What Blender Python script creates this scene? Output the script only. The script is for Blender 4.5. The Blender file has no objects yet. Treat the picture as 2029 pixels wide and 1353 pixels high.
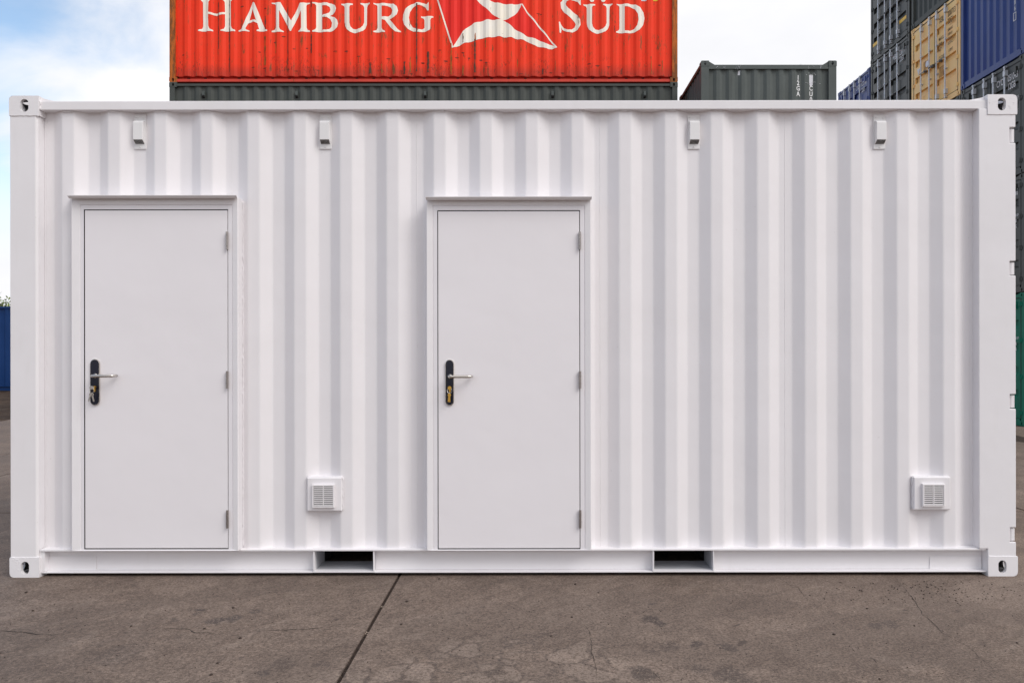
import bpy, bmesh, math, random
from mathutils import Vector, Matrix
random.seed(7)
R = math.radians
scene = bpy.context.scene
col = scene.collection

# ------------------------------------------------------------------ camera
F, VX, VY, D, EYE = 1530.0, 1045.0, 698.0, 4.64, 1.344   # focal (px), vanishing point (px), distance, eye height
cam_data = bpy.data.cameras.new("camera")
cam = bpy.data.objects.new("camera", cam_data); col.objects.link(cam)
cam.location = (0, -D, EYE); cam.rotation_euler = (R(90), 0, 0)
cam_data.sensor_width = 36; cam_data.lens = F / 2029 * 36
cam_data.shift_x = -(VX - 1014.5) / 2029
cam_data.shift_y = (VY - 676.5) / 2029
cam_data.clip_start = 0.05; cam_data.clip_end = 4000
scene.camera = cam

# ------------------------------------------------------------------ light
SUN_EL, SUN_AZ = 44, 52          # elevation, degrees to the right of the camera axis (behind the camera)
w = bpy.data.worlds.new("World"); scene.world = w; w.use_nodes = True
nt = w.node_tree; nt.nodes.clear()
N, K = nt.nodes.new, nt.links.new
out = N('ShaderNodeOutputWorld'); bg = N('ShaderNodeBackground'); bg.inputs[1].default_value = 0.1
sky = N('ShaderNodeTexSky'); sky.sky_type = 'NISHITA'; sky.sun_disc = False
sky.sun_elevation = R(SUN_EL); sky.sun_rotation = R(180 - SUN_AZ); sky.air_density = 1.0; sky.dust_density = 1.5
tc = N('ShaderNodeTexCoord')
mp = N('ShaderNodeMapping'); mp.inputs['Location'].default_value = (0.35, 0.1, 0.42); mp.inputs['Scale'].default_value = (1, 1, 2.0); mp.inputs['Rotation'].default_value = (0, R(-24), 0)
K(tc.outputs['Generated'], mp.inputs['Vector'])
n1 = N('ShaderNodeTexNoise'); n1.inputs['Scale'].default_value = 3.6; n1.inputs['Detail'].default_value = 7; n1.inputs['Roughness'].default_value = 0.52; n1.inputs['Distortion'].default_value = 0.5
K(mp.outputs[0], n1.inputs['Vector'])
sep = N('ShaderNodeSeparateXYZ'); K(tc.outputs['Generated'], sep.inputs[0])
# broad weather: the overcast thins out towards the left (-x)
bias = N('ShaderNodeMapRange'); bias.inputs['From Min'].default_value = -0.56; bias.inputs['From Max'].default_value = -0.20
bias.inputs['To Min'].default_value = -0.10; bias.inputs['To Max'].default_value = 0.55
K(sep.outputs[0], bias.inputs['Value'])
add = N('ShaderNodeMath'); add.operation = 'ADD'; K(n1.outputs['Fac'], add.inputs[0]); K(bias.outputs[0], add.inputs[1])
ramp = N('ShaderNodeMapRange'); ramp.interpolation_type = 'SMOOTHSTEP'
ramp.inputs['From Min'].default_value = 0.36; ramp.inputs['From Max'].default_value = 0.66
ramp.inputs['To Min'].default_value = 0.0; ramp.inputs['To Max'].default_value = 1.0
K(add.outputs[0], ramp.inputs['Value'])
n2 = N('ShaderNodeTexNoise'); n2.inputs['Scale'].default_value = 3.2; n2.inputs['Detail'].default_value = 6
K(mp.outputs[0], n2.inputs['Vector'])
cc = N('ShaderNodeValToRGB'); cc.color_ramp.elements[0].position = 0.3; cc.color_ramp.elements[0].color = (8.9, 9.0, 9.35, 1)
cc.color_ramp.elements[1].position = 0.62; cc.color_ramp.elements[1].color = (10.7, 10.65, 10.9, 1)
K(n2.outputs['Fac'], cc.inputs[0])
skyb = N('ShaderNodeMix'); skyb.data_type = 'RGBA'; skyb.blend_type = 'MULTIPLY'; skyb.inputs[0].default_value = 1
K(sky.outputs[0], skyb.inputs[6]); skyb.inputs[7].default_value = (2.3, 2.25, 2.1, 1)
mix = N('ShaderNodeMix'); mix.data_type = 'RGBA'
hz = N('ShaderNodeMapRange'); hz.interpolation_type = 'SMOOTHSTEP'   # milky overcast towards the horizon
for k_, v_ in (('From Min', 0.24), ('From Max', 0.08), ('To Min', 0.0), ('To Max', 0.98)): hz.inputs[k_].default_value = v_
K(sep.outputs[2], hz.inputs['Value'])
mx = N('ShaderNodeMath'); mx.operation = 'MAXIMUM'; K(ramp.outputs[0], mx.inputs[0]); K(hz.outputs[0], mx.inputs[1])
K(mx.outputs[0], mix.inputs[0]); K(skyb.outputs[2], mix.inputs[6]); K(cc.outputs[0], mix.inputs[7])
K(mix.outputs[2], bg.inputs[0]); K(bg.outputs[0], out.inputs[0])

sd = bpy.data.lights.new("sun", 'SUN'); sd.energy = 1.75; sd.angle = R(32); sd.color = (1.0, 0.975, 0.945)
sun = bpy.data.objects.new("sun", sd); col.objects.link(sun)
az = R(SUN_AZ); el = R(SUN_EL)
to_sun = Vector((math.sin(az) * math.cos(el), -math.cos(az) * math.cos(el), math.sin(el)))
sun.rotation_euler = to_sun.to_track_quat('Z', 'Y').to_euler(); sun.location = to_sun * 60

scene.view_settings.view_transform = 'Standard'; scene.view_settings.look = 'None'
scene.view_settings.exposure = 0.0; scene.view_settings.gamma = 1.0; scene.view_settings.use_curve_mapping = False

# ------------------------------------------------------------------ helpers
def wx(px, y=0.0): return (px - VX) * (D + y) / F
def wz(py, y=0.0): return EYE - (py - VY) * (D + y) / F

class MB:
    def __init__(s): s.v = []; s.f = []
    def quad(s, *p):
        n = len(s.v); s.v += [tuple(q) for q in p]; s.f.append(tuple(range(n, n + len(p))))
    def box(s, x0, x1, y0, y1, z0, z1):
        if x0 > x1: x0, x1 = x1, x0
        if y0 > y1: y0, y1 = y1, y0
        if z0 > z1: z0, z1 = z1, z0
        n = len(s.v)
        s.v += [(x0,y0,z0),(x1,y0,z0),(x1,y1,z0),(x0,y1,z0),(x0,y0,z1),(x1,y0,z1),(x1,y1,z1),(x0,y1,z1)]
        for q in ((0,3,2,1),(4,5,6,7),(0,1,5,4),(1,2,6,5),(2,3,7,6),(3,0,4,7)): s.f.append(tuple(n + i for i in q))
    def tube(s, pts, r, n=10, cap=True):
        pts = [Vector(p) for p in pts]
        rs = r if isinstance(r, (list, tuple)) else [r] * len(pts)
        base = len(s.v); up = None
        for i, p in enumerate(pts):
            d = (pts[min(i+1, len(pts)-1)] - pts[max(i-1, 0)]).normalized()
            if up is None: up = Vector((0,0,1)) if abs(d.z) < 0.9 else Vector((0,1,0))
            a = d.cross(up).normalized(); b = a.cross(d).normalized(); up = b
            for k in range(n):
                t = 2*math.pi*k/n; s.v.append(tuple(p + (a*math.cos(t) + b*math.sin(t)) * rs[i]))
        for i in range(len(pts)-1):
            for k in range(n):
                s.f.append((base+i*n+k, base+(i+1)*n+k, base+(i+1)*n+(k+1)%n, base+i*n+(k+1)%n))
        if cap:
            s.f.append(tuple(base+k for k in range(n))); s.f.append(tuple(base+(len(pts)-1)*n+k for k in reversed(range(n))))
    def prism(s, poly, axis, a0, a1):
        """poly: 2D points, extruded along axis ('x': (y,z), 'y': (x,z), 'z': (x,y))"""
        def P(q, a): return {'x': (a, q[0], q[1]), 'y': (q[0], a, q[1]), 'z': (q[0], q[1], a)}[axis]
        n = len(s.v); m = len(poly)
        s.v += [P(q, a0) for q in poly] + [P(q, a1) for q in poly]
        s.f.append(tuple(range(n, n+m))); s.f.append(tuple(reversed(range(n+m, n+2*m))))
        for i in range(m): s.f.append((n+i, n+m+i, n+m+(i+1)%m, n+(i+1)%m))
    def sheet(s, prof, z0, z1, t):
        """corrugated sheet: prof of (x, y), upright from z0 to z1, thickness t towards +y"""
        n = len(s.v); m = len(prof)
        for (x, y) in prof: s.v += [(x,y,z0),(x,y,z1),(x,y+t,z0),(x,y+t,z1)]
        for i in range(m-1):
            a = n+4*i; b = a+4
            s.f += [(a,b,b+1,a+1),(b+2,a+2,a+3,b+3),(a+1,b+1,b+3,a+3),(b,a,a+2,b+2)]
        s.f += [(n,n+1,n+3,n+2),(n+4*(m-1)+1,n+4*(m-1),n+4*(m-1)+2,n+4*(m-1)+3)]
    def map(s, fn): s.v = [tuple(fn(*q)) for q in s.v]; return s
    def mesh(s, name, smooth=False, fix=True):
        me = bpy.data.meshes.new(name); me.from_pydata(s.v, [], s.f); me.materials.append(None)
        if fix:
            bm = bmesh.new(); bm.from_mesh(me); bmesh.ops.recalc_face_normals(bm, faces=bm.faces); bm.to_mesh(me); bm.free()
        if smooth:
            for p in me.polygons: p.use_smooth = True
        return me
    def build(s, name, mat, parent=None, smooth=False, bevel=0, loc=(0,0,0), fix=True):
        return part(name, s.mesh(name, smooth, fix), mat, parent, loc, bevel)

def part(name, me, mat, parent=None, loc=(0,0,0), bevel=0):
    o = bpy.data.objects.new(name, me); col.objects.link(o); o.location = loc
    if parent: o.parent = parent
    if mat: o.material_slots[0].link = 'OBJECT'; o.material_slots[0].material = mat
    if bevel:
        b = o.modifiers.new('bevel', 'BEVEL'); b.width = bevel; b.segments = 2; b.limit_method = 'ANGLE'; b.angle_limit = R(25)
    return o

def thing(name, label, cat, loc=(0,0,0), group=None):
    o = bpy.data.objects.new(name, None); col.objects.link(o); o.location = loc; o.empty_display_size = 0.3
    o['label'] = label; o['category'] = cat
    if group: o['group'] = group
    return o

# ------------------------------------------------------------------ materials
class Mat:
    def __init__(s, name, rough=0.5, metal=0.0, spec=0.5):
        s.m = bpy.data.materials.new(name); s.m.use_nodes = True; s.t = s.m.node_tree
        s.b = s.t.nodes['Principled BSDF']
        s.b.inputs['Roughness'].default_value = rough; s.b.inputs['Metallic'].default_value = metal
        s.b.inputs['Specular IOR Level'].default_value = spec
        g = s.t.nodes.new('ShaderNodeNewGeometry'); s.pos = g.outputs['Position']; s.geo = g
    def n(s, t): return s.t.nodes.new(t)
    def l(s, a, b): s.t.links.new(a, b)
    def mapping(s, scale=(1,1,1), loc=(0,0,0), src=None):
        q = s.n('ShaderNodeMapping'); q.inputs['Scale'].default_value = scale; q.inputs['Location'].default_value = loc
        s.l(src or s.pos, q.inputs['Vector']); return q.outputs[0]
    def noise(s, scale, detail=4, rough=0.55, src=None, dist=0.0):
        q = s.n('ShaderNodeTexNoise'); q.inputs['Scale'].default_value = scale; q.inputs['Detail'].default_value = detail
        q.inputs['Roughness'].default_value = rough; q.inputs['Distortion'].default_value = dist
        s.l(src or s.pos, q.inputs['Vector']); return q.outputs['Fac']
    def rng(s, src, a, b, c=0.0, d=1.0, smooth=True):
        q = s.n('ShaderNodeMapRange'); q.interpolation_type = 'SMOOTHSTEP' if smooth else 'LINEAR'
        for k, v in (('From Min',a),('From Max',b),('To Min',c),('To Max',d)): q.inputs[k].default_value = v
        s.l(src, q.inputs['Value']); return q.outputs[0]
    def math(s, op, a, b=None):
        q = s.n('ShaderNodeMath'); q.operation = op
        for i, x in enumerate((a, b)):
            if x is None: continue
            if isinstance(x, (int, float)): q.inputs[i].default_value = x
            else: s.l(x, q.inputs[i])
        return q.outputs[0]
    def mix(s, fac, a, b, blend='MIX'):
        q = s.n('ShaderNodeMix'); q.data_type = 'RGBA'; q.blend_type = blend
        for i, x in ((0, fac), (6, a), (7, b)):
            if isinstance(x, (int, float)): q.inputs[i].default_value = x
            elif isinstance(x, tuple): q.inputs[i].default_value = (*x, 1) if len(x) == 3 else x
            else: s.l(x, q.inputs[i])
        return q.outputs[2]
    def bump(s, h, strength=0.3, dist=0.01):
        q = s.n('ShaderNodeBump'); q.inputs['Strength'].default_value = strength; q.inputs['Distance'].default_value = dist
        s.l(h, q.inputs['Height']); s.l(q.outputs[0], s.b.inputs['Normal'])
    def color(s, c):
        if isinstance(c, tuple): s.b.inputs['Base Color'].default_value = (*c, 1)
        else: s.l(c, s.b.inputs['Base Color'])
    def rough(s, r): s.l(r, s.b.inputs['Roughness'])

def white_paint(name, base=(0.81,0.780,0.797), grime=0.10, rough=0.42):
    m = Mat(name, rough)
    a = m.noise(1.7, 6, 0.6)
    b = m.noise(9, 4, 0.6, m.mapping((1.6, 1.6, 0.22)))
    s_ = m.noise(420, 2, 0.5)
    f = m.math('MULTIPLY', m.rng(a, 0.35, 0.75), grime)
    g = m.math('MULTIPLY', m.rng(b, 0.52, 0.8), grime * 0.8)
    c = m.mix(f, base, (0.60,0.575,0.56)); c = m.mix(g, c, (0.62,0.60,0.57))
    sp = m.rng(m.noise(60, 2, 0.4), 0.76, 0.82)
    c = m.mix(m.math('MULTIPLY', sp, 0.3 if grime > 0.06 else 0.0), c, (0.45,0.43,0.40))
    m.color(c); m.rough(m.rng(a, 0.3, 0.7, rough - 0.06, rough + 0.12))
    big = m.noise(2.2, 3, 0.5)
    m.bump(m.math('ADD', m.math('MULTIPLY', s_, 0.04), big), 0.7, 0.010)
    return m.m

def steel_paint(name, base, dirt=0.25, dark=(0.03,0.027,0.024), rust=0.0, rough=0.5, streak=True, zlow=None, spec=0.22):
    m = Mat(name, rough, spec=spec)
    a = m.noise(1.3, 7, 0.65)
    st = m.noise(7, 6, 0.7, m.mapping((1.0, 1.0, 0.12)))
    fade = tuple(min(0.92, x * 1.3 + 0.006) for x in base)
    c = m.mix(m.rng(a, 0.3, 0.75, 0, 0.55), base, fade)
    c = m.mix(m.math('MULTIPLY', m.rng(st, 0.5, 0.85), dirt), c, dark)
    if rust > 0:
        rs = m.noise(16, 8, 0.75, m.mapping((1.0, 1.0, 0.16)))
        rb = m.noise(3.0, 5, 0.6)
        rm = m.rng(m.math('ADD', rs, m.math('MULTIPLY', rb, 0.35)), 0.86 - rust * 0.2, 0.93 - rust * 0.12)
        rc = m.mix(m.noise(40, 4, 0.7), (0.05,0.022,0.012), (0.36,0.13,0.035))
        c = m.mix(rm, c, rc)
        chips = m.rng(m.noise(38, 4, 0.7, m.mapping((1.3, 1.3, 0.3))), 0.72, 0.76, 0, 0.5)
        c = m.mix(chips, c, tuple(min(1, x*0.5+0.42) for x in base))
        if zlow is not None:       # scuffs gather along the bottom edge of the sheet
            sepz = m.n('ShaderNodeSeparateXYZ'); m.l(m.pos, sepz.inputs[0])
            low = m.rng(sepz.outputs[2], zlow + 0.12, zlow + 0.75, 1, 0)
            sc = m.noise(34, 7, 0.8, m.mapping((1.0, 1.0, 0.35)))
            sm = m.math('MULTIPLY', m.math('MULTIPLY', low, m.rng(m.noise(2.2, 4, 0.6), 0.46, 0.62)), m.rng(sc, 0.53, 0.60))
            c = m.mix(sm, c, (0.06,0.02,0.013))
            low2 = m.rng(sepz.outputs[2], zlow + 0.1, zlow + 0.38, 0.42, 0)
            c = m.mix(low2, c, (0.13,0.03,0.022))
    m.color(c)
    m.bump(m.noise(2.4, 3, 0.5), 0.35, 0.012)
    return m.m

def plain(name, c, rough=0.5, metal=0.0, var=0.2):
    m = Mat(name, rough, metal)
    m.color(m.mix(m.rng(m.noise(12, 4), 0.3, 0.7, 0, var), c, tuple(x * 0.55 for x in c)))
    return m.m

M = {}
M['white'] = white_paint('white_container_paint')
M['white_frame'] = white_paint('white_frame_paint', (0.81,0.784,0.80), 0.14, 0.40)
M['door'] = white_paint('white_door_paint', (0.82,0.785,0.805), 0.03, 0.36)
M['door_frame'] = white_paint('door_casing_paint', (0.79,0.76,0.785), 0.05, 0.38)
M['vent'] = plain('white_plastic', (0.80,0.785,0.785), 0.45, 0, 0.06)
M['grille'] = plain('white_grille_plastic', (0.82,0.79,0.80), 0.4, 0, 0.05)
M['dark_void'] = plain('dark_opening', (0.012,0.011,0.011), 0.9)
M['steel'] = plain('satin_stainless_steel', (0.62,0.58,0.54), 0.24, 1.0, 0.1)
M['hinge'] = plain('hinge_steel', (0.42,0.38,0.36), 0.36, 1.0, 0.4)
M['plate'] = plain('dark_blue_plate_film', (0.006,0.008,0.020), 0.18, 0.0, 0.3)
M['brass'] = plain('brass', (0.78,0.47,0.10), 0.3, 1.0, 0.2)
M['galv'] = plain('galvanised_steel', (0.62,0.64,0.68), 0.42, 0.35, 0.35)
M['galv_dark'] = plain('greased_galvanised_steel', (0.16,0.16,0.16), 0.5, 0.5, 0.5)
M['gasket'] = plain('black_gasket_and_gap_shade', (0.012,0.012,0.013), 0.7)  # also blackens the gap round the white doors in place of shade
M['red'] = steel_paint('weathered_red_paint', (0.90,0.040,0.009), 0.08, (0.2,0.02,0.012), 0.62, 0.55, zlow=7.93)
M['red_flag'] = steel_paint('crimson_flag_paint', (0.86,0.026,0.016), 0.08, (0.2,0.02,0.012), 0.4, 0.55)
M['rustpost'] = steel_paint('rusted_red_post_paint', (0.50,0.13,0.022), 0.5, (0.06,0.035,0.02), 1.4, 0.7)
M['red_rail'] = steel_paint('dusty_red_rail_paint', (0.58,0.06,0.04), 0.3, (0.14,0.03,0.02), 0.45, 0.6)
M['cream'] = steel_paint('cream_lettering_paint', (0.95,0.87,0.73), 0.10, (0.5,0.3,0.12), 0.30, 0.5)
M['grey'] = steel_paint('dark_grey_green_paint', (0.066,0.073,0.067), 0.3, (0.03,0.03,0.028), 0.0, 0.5)
M['grey2'] = steel_paint('slate_grey_paint', (0.088,0.101,0.097), 0.35, (0.04,0.035,0.03), 0.0, 0.5)
M['olive'] = steel_paint('charcoal_door_paint', (0.040,0.042,0.038), 0.3, (0.02,0.02,0.018), 0.0, 0.36, spec=0.35)
M['brownside'] = steel_paint('rust_brown_paint', (0.10,0.045,0.028), 0.3, (0.03,0.015,0.01), 0.0, 0.6)
M['tan'] = steel_paint('tan_paint', (0.95,0.55,0.20), 0.10, (0.3,0.14,0.04), 0.12, 0.36, spec=0.35)
M['blue'] = steel_paint('deep_blue_paint', (0.030,0.058,0.215), 0.12, (0.02,0.025,0.06), 0.0, 0.36, spec=0.35)
M['blue2'] = steel_paint('navy_blue_paint', (0.003,0.034,0.14), 0.2, (0.01,0.02,0.05), 0.0, 0.4)
M['green'] = steel_paint('green_paint', (0.004,0.16,0.10), 0.3, (0.01,0.05,0.03), 0.1, 0.5)
M['ink_white'] = plain('white_stencil_paint', (0.80,0.80,0.80), 0.5, 0, 0.15)
M['ink_black'] = plain('dark_stencil_paint', (0.10,0.06,0.025), 0.6, 0, 0.3)
M['yellow'] = plain('yellow_reflective_tape', (0.85,0.50,0.01), 0.4, 0, 0.1)
M['dent'] = steel_paint('crease_shade_and_rust', (0.16,0.028,0.016), 0.4, (0.04,0.02,0.015), 0.5, 0.7)  # dark red paints the shadow of a crease, rust mixed in
M['sticker'] = plain('white_sticker', (0.72,0.72,0.76), 0.4, 0, 0.2)
M['rustplate'] = steel_paint('rusty_tan_plate', (0.62,0.34,0.10), 0.5, (0.35,0.12,0.02), 1.2, 0.6)
M['bare'] = plain('bare_steel_cavity_shade', (0.20,0.19,0.19), 0.7)
M['lining'] = plain('pocket_shade_grey', (0.46,0.46,0.49), 0.7)  # grey stands in for the shade inside the fork pockets
M['bark'] = plain('bark', (0.07,0.05,0.035), 0.9)

# ------------------------------------------------------------------ ground
def ss(x, a, b):
    t = max(0, min(1, (x - a) / (b - a))); return t * t * (3 - 2 * t)
def ground_z(x, y):
    z = max(-0.010, min(0.002, 0.00125 * x - 0.004))
    r = ss(x, 5, 9) * ss(y, 2, 10)
    z += r * (-0.26 + 0.16 * ss(y, 14.25, 14.6))
    z += 0.18 * ss(-x, 9, 14) * ss(y, 8, 16)
    return z

def ground_material():
    m = Mat('stained_concrete', 0.82, spec=0.28)
    sp = m.n('ShaderNodeSeparateXYZ'); m.l(m.pos, sp.inputs[0])
    low = m.noise(0.55, 6, 0.62, dist=0.6)
    rot = m.n('ShaderNodeMapping'); rot.vector_type = 'TEXTURE'; rot.inputs['Rotation'].default_value = (0, 0, R(48)); rot.inputs['Scale'].default_value = (1.5, 0.75, 1); m.l(m.pos, rot.inputs['Vector'])
    swirl = m.noise(2.6, 7, 0.66, rot.outputs[0], 0.9)
    rot2 = m.n('ShaderNodeMapping'); rot2.vector_type = 'TEXTURE'; rot2.inputs['Rotation'].default_value = (0, 0, R(40)); rot2.inputs['Scale'].default_value = (1.5, 0.8, 1); m.l(m.pos, rot2.inputs['Vector'])
    scuff = m.noise(13, 9, 0.80, rot2.outputs[0], 0.6)
    mid = m.noise(9, 6, 0.65)
    fine = m.noise(85, 5, 0.78)
    grit = m.noise(420, 2, 0.6)
    c = m.mix(m.rng(low, 0.3, 0.7), (0.124,0.089,0.069), (0.200,0.151,0.123))
    c = m.mix(m.rng(swirl, 0.45, 0.64, 0, 0.5), c, (0.088,0.061,0.048))
    c = m.mix(m.rng(swirl, 0.34, 0.45, 0.5, 0), c, (0.27,0.21,0.172))
    # crazed patch where an old coating has flaked off in polygons
    v = m.n('ShaderNodeTexVoronoi'); v.feature = 'DISTANCE_TO_EDGE'; v.inputs['Scale'].default_value = 6.3
    wob = m.n('ShaderNodeVectorMath'); wob.operation = 'ADD'
    nn = m.n('ShaderNodeTexNoise'); nn.inputs['Scale'].default_value = 9; m.l(m.pos, nn.inputs['Vector'])
    sc = m.n('ShaderNodeVectorMath'); sc.operation = 'SCALE'; sc.inputs['Scale'].default_value = 0.09; m.l(nn.outputs['Color'], sc.inputs[0])
    m.l(m.pos, wob.inputs[0]); m.l(sc.outputs[0], wob.inputs[1]); m.l(wob.outputs[0], v.inputs['Vector'])
    cell = m.rng(v.outputs['Distance'], 0.05, 0.085)
    v2 = m.n('ShaderNodeTexVoronoi'); v2.inputs['Scale'].default_value = 6.3; m.l(wob.outputs[0], v2.inputs['Vector'])
    hsv = m.n('ShaderNodeSeparateColor'); m.l(v2.outputs['Color'], hsv.inputs[0])
    pick = m.rng(hsv.outputs[0], 0.30, 0.36)
    def blob(cx, cy, r, soft, amt=0.5, ay=1.0):
        q = m.n('ShaderNodeVectorMath'); q.operation = 'SUBTRACT'; m.l(wob.outputs[0], q.inputs[0]); q.inputs[1].default_value = (cx + 0.045, cy + 0.045, 0)
        q2 = m.n('ShaderNodeVectorMath'); q2.operation = 'MULTIPLY'; q2.inputs[1].default_value = (1, ay, 0); m.l(q.outputs[0], q2.inputs[0])
        ln = m.n('ShaderNodeVectorMath'); ln.operation = 'LENGTH'; m.l(q2.outputs[0], ln.inputs[0])
        return m.rng(ln.outputs['Value'], r - soft, r + soft, amt, 0)
    def G(px, py):
        z = F * EYE / (py - VY); return (px - VX) * z / F, z - D
    patch = None
    for (px, py, r) in ((985,1335,0.30),(1120,1312,0.26),(860,1345,0.26),(1050,1285,0.2),(930,1290,0.16),(690,1348,0.14)):
        b = blob(*G(px, py), r, 0.07, 1.0); patch = b if patch is None else m.math('MAXIMUM', patch, b)
    pm = m.math('MULTIPLY', m.math('MULTIPLY', patch, cell), pick)
    c = m.mix(m.math('MULTIPLY', pm, 0.8), c, (0.27,0.21,0.172))
    edge = m.math('MULTIPLY', patch, m.rng(v.outputs['Distance'], 0.0, 0.07, 0.7, 0))
    c = m.mix(edge, c, (0.075,0.06,0.054))
    for (px, py, r, a) in ((1290,1225,0.050,.75),(1306,1233,0.035,.7),(1290,1194,0.020,.6),(1376,1275,0.028,.75),(1441,1281,0.042,.65),(1271,1331,0.055,.6),
                           (1388,1323,0.035,.55),(1449,1337,0.07,.55),(1735,1238,0.035,.6),(1760,1234,0.04,.5),(1325,1278,0.04,.45),(1290,1288,0.03,.45),
                           (464,1223,0.036,.8),(427,1228,0.030,.75),(446,1226,0.02,.6),(396,1204,0.022,.6),(522,1329,0.024,.7),(388,1213,0.02,.5),(348,1225,0.025,.5),(560,1313,0.05,.3),(637,1313,0.03,.4),(238,1292,0.09,.3),(505,1208,0.03,.5)):
        c = m.mix(blob(*G(px, py), r*1.08, r*0.35, min(0.92, a*1.25), 0.8), c, (0.042,0.034,0.034))
    c = m.mix(m.rng(scuff, 0.52, 0.62, 0, 0.45), c, (0.064,0.044,0.034)); c = m.mix(m.rng(scuff, 0.37, 0.47, 0.38, 0), c, (0.30,0.220,0.170))
    c = m.mix(m.rng(mid, 0.35, 0.75, 0, 0.35), c, (0.22,0.168,0.138))
    c = m.mix(m.rng(fine, 0.49, 0.58, 0, 0.62), c, (0.050,0.034,0.026))
    c = m.mix(m.rng(fine, 0.40, 0.47, 0.45, 0), c, (0.33,0.245,0.19)); c = m.mix(m.rng(grit, 0.58, 0.68, 0, 0.6), c, (0.40,0.32,0.27))
    spots = m.math('MULTIPLY', m.rng(m.noise(7.5, 4, 0.6, rot2.outputs[0], 0.3), 0.655, 0.70), m.rng(low, 0.42, 0.52)); c = m.mix(m.math('MULTIPLY', spots, 0.6), c, (0.045,0.034,0.031))
    worn = m.rng(m.noise(1.15, 5, 0.6, m.mapping((1, 1, 1), (7.3, 2.1, 0)), 1.4), 0.50, 0.53, 0, 0.22); c = m.mix(worn, c, (0.07,0.052,0.044))
    pits = m.rng(m.noise(55, 3, 0.6), 0.66, 0.71); c = m.mix(m.math('MULTIPLY', pits, 0.7), c, (0.03,0.022,0.02))
    m.color(c)
    m.rough(m.rng(low, 0.3, 0.7, 0.66, 0.82))
    h = m.math('ADD', m.math('MULTIPLY', fine, 0.35), m.math('ADD', m.math('MULTIPLY', swirl, 0.8), m.math('MULTIPLY', grit, 0.12)))
    m.bump(h, 0.55, 0.008)
    return m.m
M['concrete'] = ground_material()
def dirt_material():
    m = Mat('dark_soil', 0.95, spec=0.2)
    a = m.noise(1.3, 8, 0.7); b = m.noise(14, 6, 0.75)
    c = m.mix(m.rng(a, 0.3, 0.7), (0.035,0.022,0.016), (0.11,0.075,0.055)); c = m.mix(m.rng(b, 0.55, 0.75, 0, 0.7), c, (0.2,0.15,0.11))
    m.color(c); m.bump(b, 1.0, 0.1); return m.m
M['dirt'] = dirt_material()
def filler_material():
    m = Mat('bitumen_joint_filler', 0.9, spec=0.3)
    a = m.noise(90, 5, 0.8)
    m.color(m.mix(m.rng(a, 0.42, 0.62), (0.014,0.010,0.008), (0.085,0.055,0.04))); m.bump(a, 1.0, 0.012); return m.m
M['filler'] = filler_material()
M['crackdark'] = plain('crack_shadow_dirt', (0.022,0.015,0.012), 0.95)

def axis(a, b, n): return [a + (b - a) * i / n for i in range(n + 1)]
gx = [-1500, -400, -120] + axis(-48, 48, 48) + [120, 400, 1500]
gy = [-1500, -400, -120] + axis(-40, 56, 48) + [120, 400, 1500]
b = MB()
for y in gy:
    for x in gx: b.v.append((x, y, ground_z(x, y) - 0.010))
for j in range(len(gy)-1):
    for i in range(len(gx)-1):
        a = j*len(gx)+i; b.f.append((a, a+1, a+1+len(gx), a+len(gx)))
ground = b.build('ground', M['filler'], fix=False); ground['kind'] = 'structure'

SX, SY, JX, JY = 5.0, 3.72, -0.775, 1.88
def in_dirt(x0, x1, y0, y1): return x1 < -8.0 and y0 > 8.5
for i in range(-6, 6):
    for j in range(-4, 9):
        x0, x1 = JX + SX*i, JX + SX*(i+1); y0, y1 = JY + SY*j, JY + SY*(j+1)
        if in_dirt(x0, x1, y0, y1): continue
        g = 0.0095; b = MB(); nx, ny = 4, 3
        xs = axis(x0+g, x1-g, nx); ys = axis(y0+g, y1-g, ny)
        lift = random.uniform(0, 0.003) if (i, j) not in ((-1,0),(0,0),(-1,-1),(0,-1)) else 0
        for y in ys:
            for x in xs: b.v.append((x, y, ground_z(x, y) + lift))
        for q in range(ny):
            for p in range(nx):
                a = q*(nx+1)+p; b.f.append((a, a+1, a+2+nx, a+1+nx))
        ring = [p for p in range(nx+1)] + [(q)*(nx+1)+nx for q in range(1, ny+1)] + [ny*(nx+1)+p for p in range(nx-1, -1, -1)] + [q*(nx+1) for q in range(ny-1, 0, -1)]
        n = len(b.v)
        for a in ring: v_ = b.v[a]; b.v.append((v_[0], v_[1], v_[2]-0.03))
        for q in range(len(ring)):
            r2 = (q+1) % len(ring); b.f.append((ring[q], n+q, n+r2, ring[r2]))
        b.build('concrete_slab', M['concrete'], ground, fix=False)
# far apron beyond the slabs
b = MB()
fx = [-900, -300, -100, JX-SX*6] + axis(JX-SX*6, JX+SX*6, 12)[1:] + [100, 300, 900]; fy = [-900, -300, -100, JY-SY*4, JY+SY*9, 100, 300, 900]
for y in fy:
    for x in fx: b.v.append((x, y, ground_z(x, y) - 0.002))
for j in range(len(fy)-1):
    for i in range(len(fx)-1):
        if fy[j] >= JY-SY*4-.1 and fy[j+1] <= JY+SY*9+.1 and fx[i] >= JX-SX*6-.1 and fx[i+1] <= JX+SX*6+.1: continue
        a = j*len(fx)+i; b.f.append((a, a+1, a+1+len(fx), a+len(fx)))
b.build('yard_surface', M['concrete'], ground, fix=False)
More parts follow.
